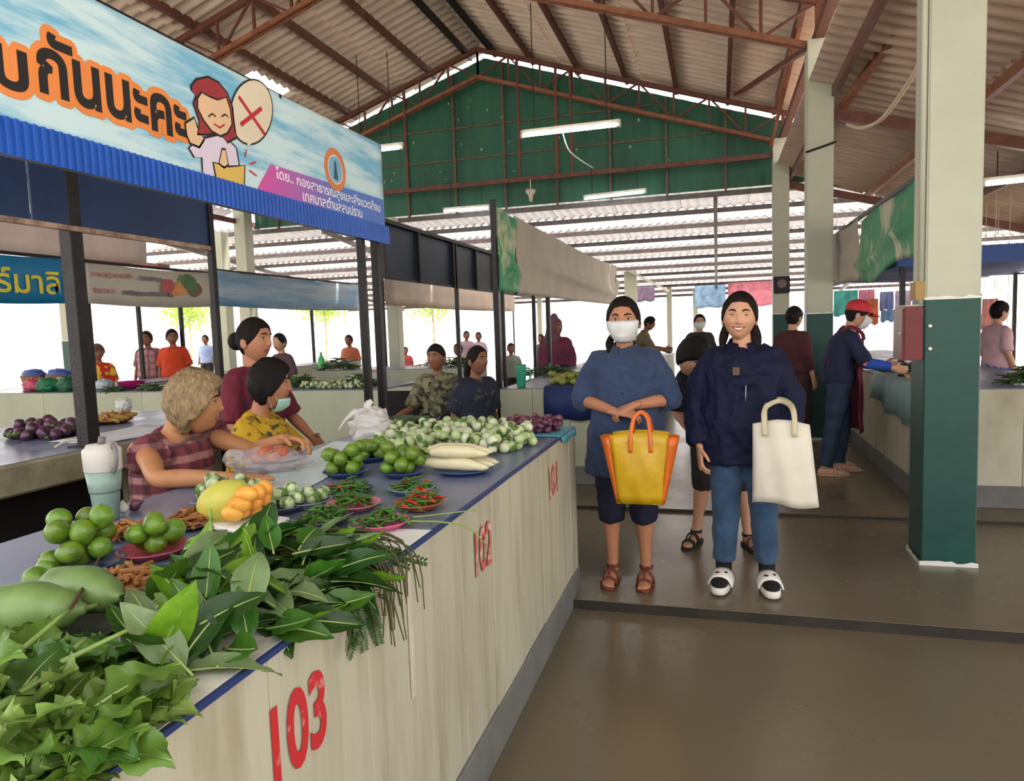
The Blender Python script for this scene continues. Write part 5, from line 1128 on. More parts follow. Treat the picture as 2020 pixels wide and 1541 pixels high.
# cut yellow fruit with orange flesh on a foam tray
p = at(470, 1022, Z=.89); yf = thing('cut_fruit', 'cut yellow fruit with orange flesh on a white foam tray', 'fruit', (p.x, p.y, TOPZ), -.25)
m_rind = M('yellow_rind', 'c9b84a', .45, .15, 12, .15, col2='b7b84e', bscale=60); m_flesh = M('orange_flesh', 'e8b04a', .45, .15, 16, .2, col2='d98a2c')
o = MB().mat(m_rind); rings = []
for i in range(13):
    t = .05 + (PI - .1) * i / 12; rings.append([(-.03 + .098 * -math.cos(t), .072 * math.sin(t) * math.cos(q), .062 + .066 * math.sin(t) * math.sin(q)) for q in np.linspace(0, 2 * PI, 20, endpoint=False)])
o.loft(rings); o.xf(Matrix.Translation((0, 0, .01)) @ Matrix.Rotation(-.35, 4, 'Y')); link('rind', o.mesh('rind', True), yf)
rnd = random.Random(5)
for i in range(9):
    o = MB().mat(m_flesh).ball((.045 + .014 * (i % 3) + rnd.uniform(-.01, .01), -.055 + .016 * i * .8, .05 + .025 * (i % 3)), (.034, .020, .024), 12, 8, Matrix.Rotation(rnd.uniform(-.6, .6), 3, 'Z')); link('flesh_segment', o.mesh('flesh_segment', True), yf)
o = MB().mat(M('foam_white', 'e6e4de', .7, .03)).prism([(-.115, -.075, .004), (.125, -.08, .004), (.13, .075, .004), (-.11, .08, .004)], (0, 0, .012)); link('foam_tray', bevel_mesh(o.mesh('foam_tray'), .004), yf)
# radishes
m_rad = M('white_radish', 'cfc6a2', .4, .08, 10, .06, rnd=.05); m_radt = M('radish_top', '8fa050', .6)
p = at(915, 925, Z=.885); plate(p.x, p.y, TOPZ, .115, '3a5a9a', 'blue plate under the white radishes', d=.016)
for i in range(5):
    mb = MB().mat(m_rad); L = (.24, .22, .25, .20, .23)[i]
    mb.tube([(-L / 2, 0, 0), (-L * .3, 0, .004), (L * .1, .006, .004), (L * .38, .0, 0), (L / 2, -.008, 0)], [.016, .025, .024, .014, .003], 14, smooth=4, dome=True); mb.mat(m_radt).tube([(-L / 2 - .01, 0, 0), (-L / 2 - .035, .004, .006)], [.009, .006], 8)
    put(mb.mesh('white_radish', True), 'white_radish', 'long white radish on the blue plate near the counter edge', 'radish', 'white radishes on the blue plate', (p.x + .012 * (i % 2), p.y - .06 + .045 * (i % 3), TOPZ + .040 + (.045 if i > 2 else 0)), (0, .05, .12 + .08 * (i - 2)))
# pale round eggplants: the big heap at the end of the counter
m_pe = M('pale_eggplant', 'b7c592', .38, .12, 26, 0, col2='8fa868', rnd=.14, spec=.5); PE = [fruit('pale_eggplant', .0235, (m_pe, m_cal), 14, 9, (1, 1, .92), 0, .0, .7)]
m_pe2 = M('white_eggplant', 'cdd1b4', .38, .10, 26, 0, col2='a8b58a', rnd=.1, spec=.5); PE.append(fruit('pale_eggplant', .0225, (m_pe2, m_cal), 14, 9, (1, 1, .95), 0, .0, .7))
for i, (cx_, cy_, rx, ry, n) in enumerate(((-1.34, 3.05, .20, .24, 85), (-.98, 3.02, .19, .24, 85), (-1.20, 3.40, .32, .17, 80), (-1.30, 2.78, .10, .10, 22))):
    pile(PE, 'pale_eggplant', n, cx_, cy_, rx, ry, .0225, TOPZ, 'pale green round eggplant in the great heap at the end of the counter', 'eggplant', 'pale eggplants heaped at the counter end', 110 + i, tries=5)
# shallots
m_sh = M('shallot', '4a1f33', .4, .3, 20, .05, col2='7d4a5c', rnd=.2, spec=.5)
mb = MB().mat(m_sh); mb.lathe([(.001, -.017), (.010, -.015), (.0165, -.004), (.0155, .006), (.008, .016), (.003, .024), (.001, .028)], 12); SHL = mb.mesh('shallot', True)
pile(SHL, 'shallot', 85, -.90, 3.47, .13, .13, .0155, TOPZ + .004, 'dark purple shallot heaped at the far corner of the counter', 'shallot', 'shallots at the far counter corner', 130, tries=5)
o = MB().mat(M('teal_cloth', '4f98a6', .6, .1, 8)); rows = [[(x_, y_, z_) for x_ in (-1.06, -.9, -.745, -.722, -.718)] for y_, z_ in ()]
rows = [[(-1.04, y_, TOPZ + .003), (-.88, y_, TOPZ + .004), (-.742, y_, TOPZ + .003), (-.722, y_, TOPZ - .004), (-.718, y_, TOPZ - .035 - .008 * math.sin(y_ * 30))] for y_ in np.linspace(3.3, 3.64, 10)]
o = link('cloth_sheet', o.loft(rows, cap=False, closed=False).mesh('cloth_sheet', True)); o.modifiers.new('s', 'SOLIDIFY').thickness = .002; tag(o, 'small teal plastic sheet under the shallots', 'sheet')
# cucumbers
m_cu = M('cucumber', '3a5a2c', .45, .25, 22, .2, col2='26401f', rnd=.15)
mb = MB().mat(m_cu); mb.tube([(-.085, 0, 0), (-.04, .004, 0), (.03, .006, 0), (.085, 0, 0)], [.013, .019, .019, .013], 12, smooth=3, dome=True); CU = mb.mesh('cucumber', True)
rnd = random.Random(8)
for i in range(16):
    put(CU, 'cucumber', 'dark green cucumber in the row behind the white bag', 'cucumber', 'cucumbers behind the white bag', (-1.62 + .026 * (i % 9) + .1 * (i // 9) * 0 + rnd.uniform(-.004, .004) - .09, 3.47 + rnd.uniform(-.01, .01) + .05 * (i % 2), TOPZ + .02 + .034 * (i // 9)), (0, 0, PI / 2 + rnd.uniform(-.2, .2)), rnd.uniform(.9, 1.1))
# crumpled plastic bags
m_pl = M('milky_plastic', 'e6e3df', .3, .06, 10, .3, spec=.6, bscale=26); translucent(m_pl, .35)
def crumple(name, r, seed, amp=.22, n=40, m=28, knot=None):
    vs = []; fs = []
    for i in range(m + 1):
        t = .02 + (PI - .04) * i / m
        for k in range(n):
            d = V((math.sin(t) * math.cos(2 * PI * k / n), math.sin(t) * math.sin(2 * PI * k / n), -math.cos(t)))
            s_ = 1 + amp * (abs(noise.noise(d * 2.2 + V((seed, 0, 0)))) * 2 - .5) + amp * .5 * (abs(noise.noise(d * 5 + V((seed, 3, 0)))) * 2 - .5)
            v = V((d.x * r[0], d.y * r[1], d.z * r[2])) * s_
            if v.z < -r[2] * .72: v.z = -r[2] * .72
            vs.append(v)
    mb = MB().add(vs, [(i * n + k, i * n + (k + 1) % n, (i + 1) * n + (k + 1) % n, (i + 1) * n + k) for i in range(m) for k in range(n)])
    mb.add(vs[:n], [tuple(range(n - 1, -1, -1))]); mb.add(vs[-n:], [tuple(range(n))]); return mb
p = at(728, 872, Z=.88); wb_ = thing('plastic_bag', 'crumpled white plastic bag standing before the pale eggplants', 'bag', (p.x, p.y + .03, TOPZ), .3)
o = crumple('bag', (.105, .085, .10), 3).mat(m_pl); o.m = [0] * len(o.f); o.xf(Matrix.Translation((0, 0, .075))); link('bag_body', o.mesh('bag_body', True), wb_)
o = MB().mat(m_pl).tube([(-.03, 0, .14), (-.07, -.005, .155), (-.12, -.01, .12), (-.155, -.012, .07)], [(.022, .03), (.016, .022), (.006, .014), (.004, .010)], 10, smooth=4); link('bag_handle', o.mesh('bag_handle', True), wb_)
o = MB().mat(m_pl).tube([(-.01, 0, .14), (-.012, .0, .185), (.01, .005, .205)], [(.03, .02), (.02, .01), (.012, .006)], 10, smooth=3); link('bag_ear', o.mesh('bag_ear', True), wb_)
p = at(790, 842, Z=.90); o = put(crumple('b', (.085, .045, .04), 9, .15).mat(M('pinkish_bundle', 'b59a86', .6, .2, 14)).mesh('wrapped_bundle', True), 'wrapped_bundle', 'small pinkish wrapped bundle beside the white plastic bag', 'bundle', None, (p.x, p.y, TOPZ + .029), (0, 0, .4))
# the clear bag of goods the older woman is filling
p = at(515, 925, Z=.89); ob = thing('plastic_bag', 'clear plastic bag of reddish goods under the older woman\'s hand', 'bag', (p.x, p.y + .05, TOPZ), .35)
m_cl = M('clear_plastic', 'd8cfd2', .2, .08, 8, .3, spec=.6, alpha=.32, bscale=24)
o = crumple('bag', (.15, .085, .055), 12, .2).mat(m_cl); o.m = [0] * len(o.f); o.xf(Matrix.Translation((0, 0, .042))); link('bag_body', o.mesh('bag_body', True), ob)
for i in range(7):
    o = MB().mat(M('reddish_goods', 'b8684a', .6, .2, 20, col2='94462f')).ball((-.03 + .03 * (i % 4), -.025 + .03 * (i // 4), .062 + .016 * (i % 2)), (.038, .026, .026), 12, 8, Matrix.Rotation(i * .7, 3, 'Z')); link('contents', o.mesh('contents', True), ob)
o = MB().mat(m_cl).tube([(-.10, 0, .06), (-.14, -.01, .08), (-.165, -.02, .05)], [(.03, .02), (.02, .012), (.012, .006)], 10, smooth=4); link('bag_handle', o.mesh('bag_handle', True), ob)
# tumbler
p = at(200, 1020, Z=.88); tu = thing('tumbler', 'tall mint green tumbler with white upper half and grey handle', 'tumbler', (p.x + .012, p.y + .01, TOPZ), -.5); tu.scale = (.88, .88, .93)
m_mint = M('mint_steel', '7f978c', .35, .04, 6, spec=.5); m_tw = M('tumbler_white', 'c4c0b8', .4, .03); m_hd = M('handle_grey', '6d6a6c', .45)
MB().lathe([(.001, 0), (.036, 0), (.038, .004), (.046, .09), (.047, .094), (.049, .098), (.056, .162)], 36).build('body', m_mint, tu, True, world=False)
MB().lathe([(.0558, .160), (.0585, .164), (.060, .225), (.058, .232), (.050, .236), (.046, .246), (.001, .247)], 36).build('upper_cup', m_tw, tu, True, world=False)
MB().lathe([(.0475, .092), (.0488, .094), (.0492, .097), (.048, .099)], 36).build('groove_ring', m_hd, tu, True, world=False)
MB().mat(m_hd).tube([(.052, .02, .242), (.078, .02, .235), (.088, .018, .205), (.080, .016, .178), (.064, .014, .164)], [(.006, .012)] * 5, 10, smooth=5).build('handle', m_hd, tu, True, world=False)
MB().tube([(.078, .02, .236), (.0895, .018, .205), (.081, .016, .177)], [(.003, .006)] * 3, 8, smooth=4).build('handle_inlay', m_tw, tu, True, world=False)
MB().tube([(0, 0, .245), (.0, .005, .27)], .012, 12).build('lid_spout', m_hd, tu, True, world=False)
p = at(243, 1005, Z=.885); put(fruit('garlic_bulb', .018, (M('garlic_white', 'd8d4cc', .6, .1, 20), m_stalk), 12, 8, (1, 1, .9), .6), 'garlic_bulb', 'small white garlic bulb beside the tumbler', 'garlic', None, (p.x, p.y, TOPZ + .017))
p = at(265, 998, Z=.885); put(SHL, 'shallot', 'single reddish shallot between the garlic and the blouse', 'shallot', None, (p.x, p.y, TOPZ + .017), (1.2, 0, 2), 1.15)
# green gourds on a dark plate
m_go = M('gourd_green', '6f8a4a', .4, .18, 9, .04, col2='4c6a34', stretch=(1, 1, .3), spec=.5)
mb = MB().mat(m_go); mb.tube([(-.10, 0, 0), (-.06, 0, .003), (.02, 0, .004), (.075, 0, 0), (.105, 0, 0)], [.020, .040, .047, .035, .012], 20, smooth=4, dome=True); mb.mat(m_stalk).tube([(.11, 0, 0), (.135, .004, .006)], [.006, .004], 6); GO = mb.mesh('green_gourd', True)
p = at(98, 1236, Z=.89); plate(p.x, p.y, TOPZ, .13, '3a3a40', 'dark plate under the green gourds', d=.012)
put(GO, 'green_gourd', 'nearer of the two smooth green gourds on the dark plate', 'gourd', None, (p.x - .015, p.y - .035, TOPZ + .062), (0, 0, .25))
put(GO, 'green_gourd', 'farther of the two green gourds, behind the brown stick', 'gourd', None, (p.x + .005, p.y + .065, TOPZ + .062), (0, 0, -.1), .95)
o = MB().tube([at(140, 1200, Z=.95), at(170, 1150, Z=.955), at(197, 1098, Z=.96)], [.004, .003, .002], 6).build('brown_stick', M('brown_stem', '5a4028', .7)); tag(o, 'thin brown stick lying across the gourds', 'stick')
# paper under the greens and along the edge
m_pap = M('newsprint', 'cfcabd', .8, .08, 12, .1, col2='a8a298', thr=(.3, .6))
def paper(pts, label, m=m_pap, sag=.0):
    o = MB().mat(m).add([V(q) for q in pts], [tuple(range(len(pts)))]); o = link('paper_sheet', o.mesh('paper_sheet')); o.modifiers.new('s', 'SOLIDIFY').thickness = .0015; return tag(o, label, 'paper')
paper([(-1.16, .55, TOPZ + .002), (-.735, .55, TOPZ + .002), (-.735, 1.36, TOPZ + .002), (-1.13, 1.42, TOPZ + .002)], 'pale newspaper sheet under the leafy greens')
paper([(-1.0, 1.34, TOPZ + .0035), (-.737, 1.33, TOPZ + .0035), (-.735, 1.70, TOPZ + .0035), (-.98, 1.69, TOPZ + .0035)], 'white sheet under the feathery greens at the counter edge', M('white_sheet', 'dcded8', .5, .05, 10, .1))
paper([(-1.62, 2.05, TOPZ + .002), (-1.36, 2.02, TOPZ + .002), (-1.50, 3.0, TOPZ + .002), (-1.84, 3.1, TOPZ + .002)], 'pale wet plastic sheet beside the seller', M('wet_plastic', 'b9ced2', .25, .08, 6, .15, spec=.6))
# ------------------------------------------------------------------ leafy greens
def leaf(name, m, L=.12, w=.055, curl=.3, fold=.25, wav=.0, n=9, k=6, seed=0, rib=None, lobes=0):
    mb = MB().mat(m); rows = []
    for i in range(n + 1):
        t = i / n; wd = w * .5 * (math.sin(PI * t ** .8) ** .85) * (1 - .25 * t) * (1 + (.22 * math.sin(lobes * PI * 2 * t) if lobes else 0)) + .0012; row = []
        a = curl * t; cy_ = L * (math.sin(a) / curl if abs(curl) > .01 else t) if abs(curl) > .01 else L * t; cz = L * (1 - math.cos(a)) / curl * -1 if abs(curl) > .01 else 0
        for j in range(k + 1):
            u = -1 + 2 * j / k; z = cz + fold * wd * (abs(u) ** 1.3) + wav * math.sin(9 * t + 3 * u + seed) * abs(u) + wav * .7 * math.sin(23 * t + seed) * abs(u) ** 2
            row.append((u * wd, cy_, z))
        rows.append(row)
    mb.loft(rows, cap=False, closed=False)
    if rib: mb.mat(rib).tube([(0, -.35 * L * .3, 0)] + [((0), rows[i][k // 2][1], rows[i][k // 2][2] + .0008) for i in range(0, n + 1, 2)], [.0028] + [.0022 * (1 - .09 * i) for i in range(0, n + 1, 2)], 5)
    return mb.mesh(name, True)
def leafm(name, c, c2, tr=.28):
    m = M(name, c, .38, .2, 14, .15, col2=c2, rnd=.18, spec=.45, bscale=60); return translucent(m, tr)
LG = [leafm('leaf_deep', '2a5018', '1a3c12'), leafm('leaf_mid', '426c1e', '2d5518'), leafm('leaf_bright', '74a026', '55851f'), leafm('leaf_pale', '84996a', '6a8152')]
RIB = M('leaf_rib', '9fb46a', .5)
LEAVES = [leaf('leaf', LG[i % 3 if i < 6 else 3], (.13, .11, .15, .12, .10, .14, .13, .12)[i], (.062, .056, .066, .05, .055, .06, .055, .06)[i], (.5, -.3, .8, .2, .9, -.6, .4, .7)[i], (.25, .4, .2, .5, .3, .2, .45, .3)[i], .003, 9, 6, i, RIB) for i in range(8)]
WT = [0, 0, 0, 1, 1, 3, 3, 2, 4, 5, 6, 7, 0, 1, 3]
def bunch(label, cx_, cy_, rx, ry, h, n, seed, az, spread, mes, wts, cat='greens', name='leafy_greens', sc=(.8, 1.2), el=(.1, .9), stems=None, gz=TOPZ, edge=None):
    rnd = random.Random(seed); o = thing(name, label, cat, (cx_, cy_, gz))
    for i in range(n):
        q = math.sqrt(rnd.random()); a = rnd.uniform(0, 6.28); x, y = rx * q * math.cos(a), ry * q * math.sin(a); lay = rnd.random()
        z = .012 + h * (1 - q * q * .8) * lay
        l = link('leaf', mes[wts[rnd.randrange(len(wts))]], o); ax = az + rnd.gauss(0, spread); e = rnd.uniform(*el) * (1 if lay > .45 else .45)
        l.location = (x, y, z); l.rotation_euler = Euler((e, rnd.uniform(-.8, .8), ax), 'XYZ'); s_ = rnd.uniform(*sc); l.scale = (s_, s_, s_)
        # rotate order: pitch about the leaf's own x, then heading
        l.rotation_euler = (Matrix.Rotation(ax, 3, 'Z') @ Matrix.Rotation(e, 3, 'X') @ Matrix.Rotation(rnd.uniform(-.9, .9), 3, 'Y')).to_euler()
    for st in stems or []:
        MB().tube([V(p_) for p_ in st[0]], st[1], 7, smooth=4).build('stem', st[2], o, True)
    return o
m_stem = M('green_stem', '7d9a48', .5, .1, 12)
bunch('big-leaved dark greens heaped nearest the feathery bunch', -.90, 1.25, .11, .12, .12, 56, 1, -.5, 1.0, LEAVES, WT, stems=[([(-1.08, 1.22, .88), (-1.06, 1.25, .96), (-1.07, 1.27, 1.03)], [.006, .005, .003], m_stem)])
bunch('big-leaved greens in the middle of the heap on newspaper', -.93, 1.06, .11, .12, .09, 56, 2, -.6, 1.3, LEAVES, WT)
bunch('big-leaved greens with pale leaf undersides at the paper edge', -.82, .98, .08, .15, .08, 46, 3, 1.2, 1.5, LEAVES, WT + [6, 7, 7, 6])
bunch('greens drooping over the blue counter edge', -.775, 1.17, .05, .16, .07, 26, 4, -1.3, .6, LEAVES, WT, el=(-.5, .5))
# light green lobed celery-like greens in the near corner
LC = [leafm('celery_light', '6a8a32', '527428'), leafm('celery_mid', '4a7026', '355a1e'), leafm('celery_pale', '8aa452', '6f8c40')]
CEL = [leaf('leaf', LC[i % 3], (.10, .12, .09, .11)[i % 4], (.075, .07, .065, .08)[i % 4], (.5, .8, -.4, .3)[i % 4], (.3, .15, .35, .2)[i % 4], .009, 14, 8, i * 2, M('celery_rib', 'b9c88a', .5), lobes=3) for i in range(6)]
rnd = random.Random(3); st = []
for i in range(6):
    a = rnd.uniform(-.6, .9); x0, y0 = -1.0 + rnd.uniform(-.1, .1), .52 + rnd.uniform(-.06, .08); st.append(([(x0, y0, .885 + .01 * i), (x0 + .09 * math.sin(a) + .05, y0 + .12, .93 + .006 * i), (x0 + .18 * math.sin(a) + .07, y0 + .24, .96 + .006 * i)], [.006, .005, .003], M('celery_stem', '7f9a50', .45, .1, 12)))
bunch('light green lobed greens in the near corner of the counter', -.91, .66, .18, .14, .08, 80, 11, -.4, 1.1, CEL, [0, 1, 2, 3, 4, 5], sc=(.8, 1.25), stems=st)
bunch('light green lobed greens spilling towards the counter edge', -.79, .60, .07, .12, .06, 40, 12, -1.2, .9, CEL, [0, 2, 3, 5], sc=(.7, 1.1))
bunch('light green lobed greens beside the dark gourd plate', -1.06, .80, .10, .05, .03, 22, 13, .2, 1.2, CEL, [1, 1, 4, 0, 2], sc=(.7, 1.0))
# feathery greens
def frond(name, m, ms, L=.16, n=16, droop=.5):
    mb = MB().mat(ms); pts = [V((0, L * t, -droop * L * t * t * .6)) for t in np.linspace(0, 1, 6)]; mb.tube(pts, [.0018, .0016, .0014, .0011, .0008, .0004], 5); mb.mat(m)
    for i in range(n):
        t = .12 + .86 * i / n; c = V((0, L * t, -droop * L * t * t * .6)); ll = .026 * (1.1 - .6 * t)
        for s_ in (-1, 1):
            d = V((s_ * .85, .5, .1 * math.sin(i * 2.3))).normalized(); nrm = V((-d.y, d.x, 0)) * .0042
            mb.add([c, c + d * ll * .5 + nrm * s_, c + d * ll + V((0, 0, -.003)), c + d * ll * .5 - nrm * s_], [(0, 1, 2, 3)])
    return mb.mesh(name, True)
m_f1 = leafm('feather_dark', '3a5a24', '28441c', .15); m_f2 = leafm('feather_mid', '5a7a2c', '456622', .15); m_fs = M('dark_stem', '4a4a28', .6)
FR = [frond('frond', m_f1, m_fs, .15, 18, .7), frond('frond', m_f2, m_fs, .12, 16, 1.0), frond('frond', m_f1, m_fs, .17, 20, .6)]
def fbunch(label, cx_, cy_, rx, ry, h, n, seed, az, spread, el=(-.2, .4), stems=()):
    rnd = random.Random(seed); o = thing('feathery_greens', label, 'greens', (cx_, cy_, TOPZ))
    for i in range(n):
        q = math.sqrt(rnd.random()); a = rnd.uniform(0, 6.28); l = link('frond', FR[rnd.randrange(3)], o)
        l.location = (rx * q * math.cos(a), ry * q * math.sin(a), .012 + h * rnd.random() * (1 - q * q * .6))
        l.rotation_euler = (Matrix.Rotation(az + rnd.gauss(0, spread), 3, 'Z') @ Matrix.Rotation(rnd.uniform(*el), 3, 'X') @ Matrix.Rotation(rnd.uniform(-1, 1), 3, 'Y')).to_euler(); s_ = rnd.uniform(.7, 1.15); l.scale = (s_,) * 3
    for s_ in stems: MB().tube([V(p_) for p_ in s_], [.0028, .0026, .0022, .0014][:len(s_)], 6, smooth=4).build('stem', m_fs, o, True)
    return o
rnd = random.Random(6); stems = []
for i in range(22):
    y = 1.37 + rnd.uniform(-.09, .09); z = .90 + rnd.uniform(0, .05); dr = rnd.uniform(.05, .15); y2 = y + rnd.uniform(-.02, .06); xo = rnd.uniform(-.02, .025)
    stems.append([(-1.05 + rnd.uniform(-.03, .05), y - .05, z), (-.85, y, z + .01), (-.715 + xo, y2, z - .02), (-.690 + xo + rnd.uniform(-.015, .02), y2 + rnd.uniform(-.03, .03), .87 - dr)])
fbunch('feathery dark-stemmed greens with stalks hanging over the edge', -.965, 1.40, .14, .10, .06, 140, 31, -1.35, .6, el=(-.35, .1), stems=stems)
fbunch('feathery bright greens behind the white sheet', -.98, 1.49, .13, .06, .035, 70, 32, -1.1, .9, el=(-.2, .15))
fbunch('small tuft of feathery greens hanging down the counter front', -.735, 1.27, .02, .045, .01, 26, 33, -1.57, .25, el=(-1.45, -1.0))
o = MB().tube([(-.98, 1.72, .885), (-.80, 1.725, .888), (-.72, 1.74, .885), (-.66, 1.78, .86), (-.62, 1.82, .80)], [.003, .003, .0028, .0022, .0012], 6, smooth=5).build('long_stalk', m_stem, None, True); tag(o, 'single long thin stalk arching over the counter edge', 'stalk')
o = MB().tube([(-1.12, 1.74, .885), (-.9, 1.73, .886), (-.66, 1.86, .89)], [.003, .003, .0015], 6, smooth=5).build('long_stalk', m_stem, None, True); tag(o, 'straight pale stalk lying behind the white sheet', 'stalk')
# ------------------------------------------------------------------ goods on the other counters, background
m_pur = M('purple_eggplant', '35172a', .3, .3, 16, rnd=.2, col2='5c2f4c', spec=.6)
mb = MB().mat(m_pur); mb.lathe([(.001, -.035), (.020, -.031), (.031, -.012), (.030, .008), (.020, .028), (.012, .036)], 14); mb.mat(m_cal).lathe([(.014, .033), (.016, .037), (.004, .042), (.003, .052), (.001, .053)], 8); PU = mb.mesh('purple_eggplant', True)
p = at(95, 858, Z=.88); pile(PU, 'purple_eggplant', 34, p.x, p.y, .22, .16, .03, TOPZ, 'shiny purple eggplant heaped on the back counter', 'eggplant', 'purple eggplants on the back counter', 201, tries=8)
m_gin = M('ginger', 'b58f4a', .7, .25, 14, .2, rnd=.15, col2='8a6430')
mb = MB().mat(m_gin); mb.tube([(-.04, 0, 0), (0, .006, 0), (.04, 0, .004)], [.014, .019, .012], 9, smooth=3, dome=True); mb.tube([(.0, 0, 0), (.012, .03, .006)], [.013, .010], 8, dome=True); GI = mb.mesh('ginger_root', True)
p = at(222, 832, Z=.88); plate(p.x, p.y, TOPZ, .13, '8a5a2c', 'brown tray of ginger roots on the back counter', group='trays of produce on the back counter')
pile(GI, 'ginger_root', 26, p.x, p.y, .10, .09, .017, TOPZ + .012, 'knobbly yellow ginger root on the brown tray behind', 'ginger', 'ginger roots on the brown tray', 205, tries=6, lay=.4)
p = at(152, 840, Z=.88); pile(GI, 'ginger_root', 16, p.x, p.y, .09, .08, .017, TOPZ, 'ginger root in the small heap left of the thick post', 'ginger', 'ginger roots in the small heap', 206, tries=6, lay=.4)
p = at(245, 808, Z=.88); put(crumple('b', (.06, .05, .06), 21, .25).mat(m_pl).mesh('plastic_bag', True), 'plastic_bag', 'small knotted plastic bag behind the ginger', 'bag', None, (p.x, p.y, TOPZ + .043))
def lay_sheet(x0, x1, y0, y1, z, m, label, name='cloth_sheet'):
    g = [[(x0 + (x1 - x0) * i / 8, y0 + (y1 - y0) * j / 8, z + .003 + .003 * math.sin(i * 1.7 + j)) for i in range(9)] for j in range(9)]
    o = link(name, MB().mat(m).loft(g, cap=False, closed=False).mesh(name, True)); o.modifiers.new('s', 'SOLIDIFY').thickness = .002; return tag(o, label, 'sheet')
lay_sheet(-3.5, -3.09, 2.95, 3.6, TOPZ, M('crumpled_white', 'cfd2da', .6, .1, 10, .2), 'crumpled white sheet on the end of the back counter')
# the sling of a bag over the counter edge beside the tumbler
p = at(140, 880, Z=.88); o = MB().tube([(p.x - .05, p.y - .05, TOPZ + .008), (p.x - .02, p.y, TOPZ + .035), (p.x + .05, p.y + .04, TOPZ + .03), (p.x + .09, p.y + .03, TOPZ + .006)], .007, 8, smooth=5).build('rope_loop', M('pale_rope', 'c2b79c', .8), None, True); tag(o, 'pale rope loop lying on the back counter edge', 'rope')
# cross counter: heaps, bags and a magenta bowl
CZ = .872
def mound(px, py, Yc, r, h, m, label, name, cat, n=1, mes=None, sc=(.9, 1.1), z=CZ, seed=1, rad=.02):
    p = at(px, py, Y=Yc); return pile(mes, name, n, p.x, Yc, r[0], r[1], rad, z, label, cat, label + ' heap', seed, sc, tries=6)
for i, (px, py, c, rr, lab) in enumerate(((62, 745, 'c9546e', (.11, .09, .09), 'pink plastic bag at the near end of the cross counter'), (95, 752, '1f7a50', (.13, .09, .09), 'green net bag of vegetables on the cross counter'), (135, 752, '2f6a4a', (.12, .09, .10), 'dark green net bag on the cross counter'), (75, 728, 'd0703a', (.10, .08, .08), 'orange bag behind the green net bags'), (120, 728, 'b8a888', (.12, .09, .08), 'beige bag of mixed goods behind the net bags'), (205, 755, 'b7c4cc', (.10, .08, .08), 'clear bag of goods right of the thick post'), (150, 722, 'e6d8d4', (.10, .08, .09), 'white and pink bag beside the thick post'))):
    Yc = 6.25 if py > 740 else 6.65; p = at(px, py, Y=Yc); m_ = M('bag_' + c, c, .45, .25, 16, .35, bscale=30); put(crumple('b', rr, i * 3 + 2, .22, 28, 20).mat(m_).mesh('goods_bag', True), 'goods_bag', lab, 'bag', 'bags on the cross counter', (p.x, Yc, CZ + rr[2] * .7), (0, 0, i * .7))
for i, (px, py, c, lab) in enumerate(((60, 712, '2c4f96', 'blue tarpaulin-covered basket at the end of the cross counter'), (110, 708, '3a4f9c', 'second blue covered basket on the cross counter'))):
    p = at(px, py, Y=6.75); o = put(crumple('b', (.16, .11, .08), 40 + i, .12, 28, 20).mat(M('tarp_' + c, c, .5, .15, 8)).mesh('covered_basket', True), 'covered_basket', lab, 'basket', None, (p.x, 6.78, CZ + .16), (0, 0, 0))
    MB().lathe([(.11, -.16), (.14, -.05), (.15, 0), (.14, .002)], 18).build('basket', M('wicker', '8d6f4a', .8, .3, 40), o, True, world=False)
p = at(257, 738, Y=6.45); bw = thing('plastic_bowl', 'bright magenta plastic bowl on the cross counter', 'bowl', (p.x, 6.45, CZ))
MB().lathe([(.07, 0), (.12, .03), (.15, .085), (.155, .09), (.145, .088), (.112, .034), (.06, .008), (.001, .008)], 24).build('bowl', M('magenta_plastic', 'b81f70', .35), bw, True, world=False)
m_grn = leafm('bean_green', '3c5c28', '2a441c', .1)
def greens(px, py, Yc, rx, ry, h, n, label, seed, z=CZ, mes=None, name='green_bundle', cat='greens', m=None):
    """tied bundles of long beans or leaves, laid on each other"""
    rnd = random.Random(seed); p = at(px, py, Y=Yc)
    o = thing(name, label, cat, (p.x, Yc, z))
    for i in range(n):
        q = math.sqrt(rnd.random()); a = rnd.uniform(0, 6.28); L = rnd.uniform(.07, .13); mb = MB().mat(m or m_grn); mb.tube([(-L, 0, 0), (0, .01, .008), (L, 0, -.004)], [.006, .009, .004], 6)
        l = link('stalk', STK[i % 4] if m is None else mb.mesh('stalk', True), o); l.location = (rx * q * math.cos(a), ry * q * math.sin(a), .008 + h * (1 - q * q) * rnd.random()); l.rotation_euler = (0, rnd.uniform(-.3, .3), rnd.uniform(0, 6.28))
    return o
STK = []
for i in range(4):
    L = (.08, .11, .13, .10)[i]; mb = MB().mat(m_grn); mb.tube([(-L, 0, 0), (0, .012 * (-1) ** i, .008), (L, 0, -.004)], [.006, .010, .004], 6); STK.append(mb.mesh('stalk', True))
greens(300, 748, 6.3, .16, .10, .05, 40, 'heap of green stalks beside the magenta bowl', 1)
greens(225, 762, 6.2, .10, .06, .03, 24, 'low heap of leafy stalks on the cross counter edge', 2)
greens(705, 742, 6.45, .17, .13, .11, 70, 'dark green heap of beans under white plastic', 3)
greens(590, 735, 6.5, .13, .12, .14, 50, 'upright leafy bundle behind the yellow blouse', 4)
greens(668, 705, 9.7, .35, .22, .16, 80, 'long dark green heap on the third counter', 5)
greens(885, 670 + 20, 9.8, .5, .2, .16, 80, 'green and orange heap on the third counter behind the sellers', 6)
greens(690, 712, 9.8, .3, .15, .1, 30, 'second green heap on the third counter', 7) if 0 else None
p = at(655, 752, Y=6.25)
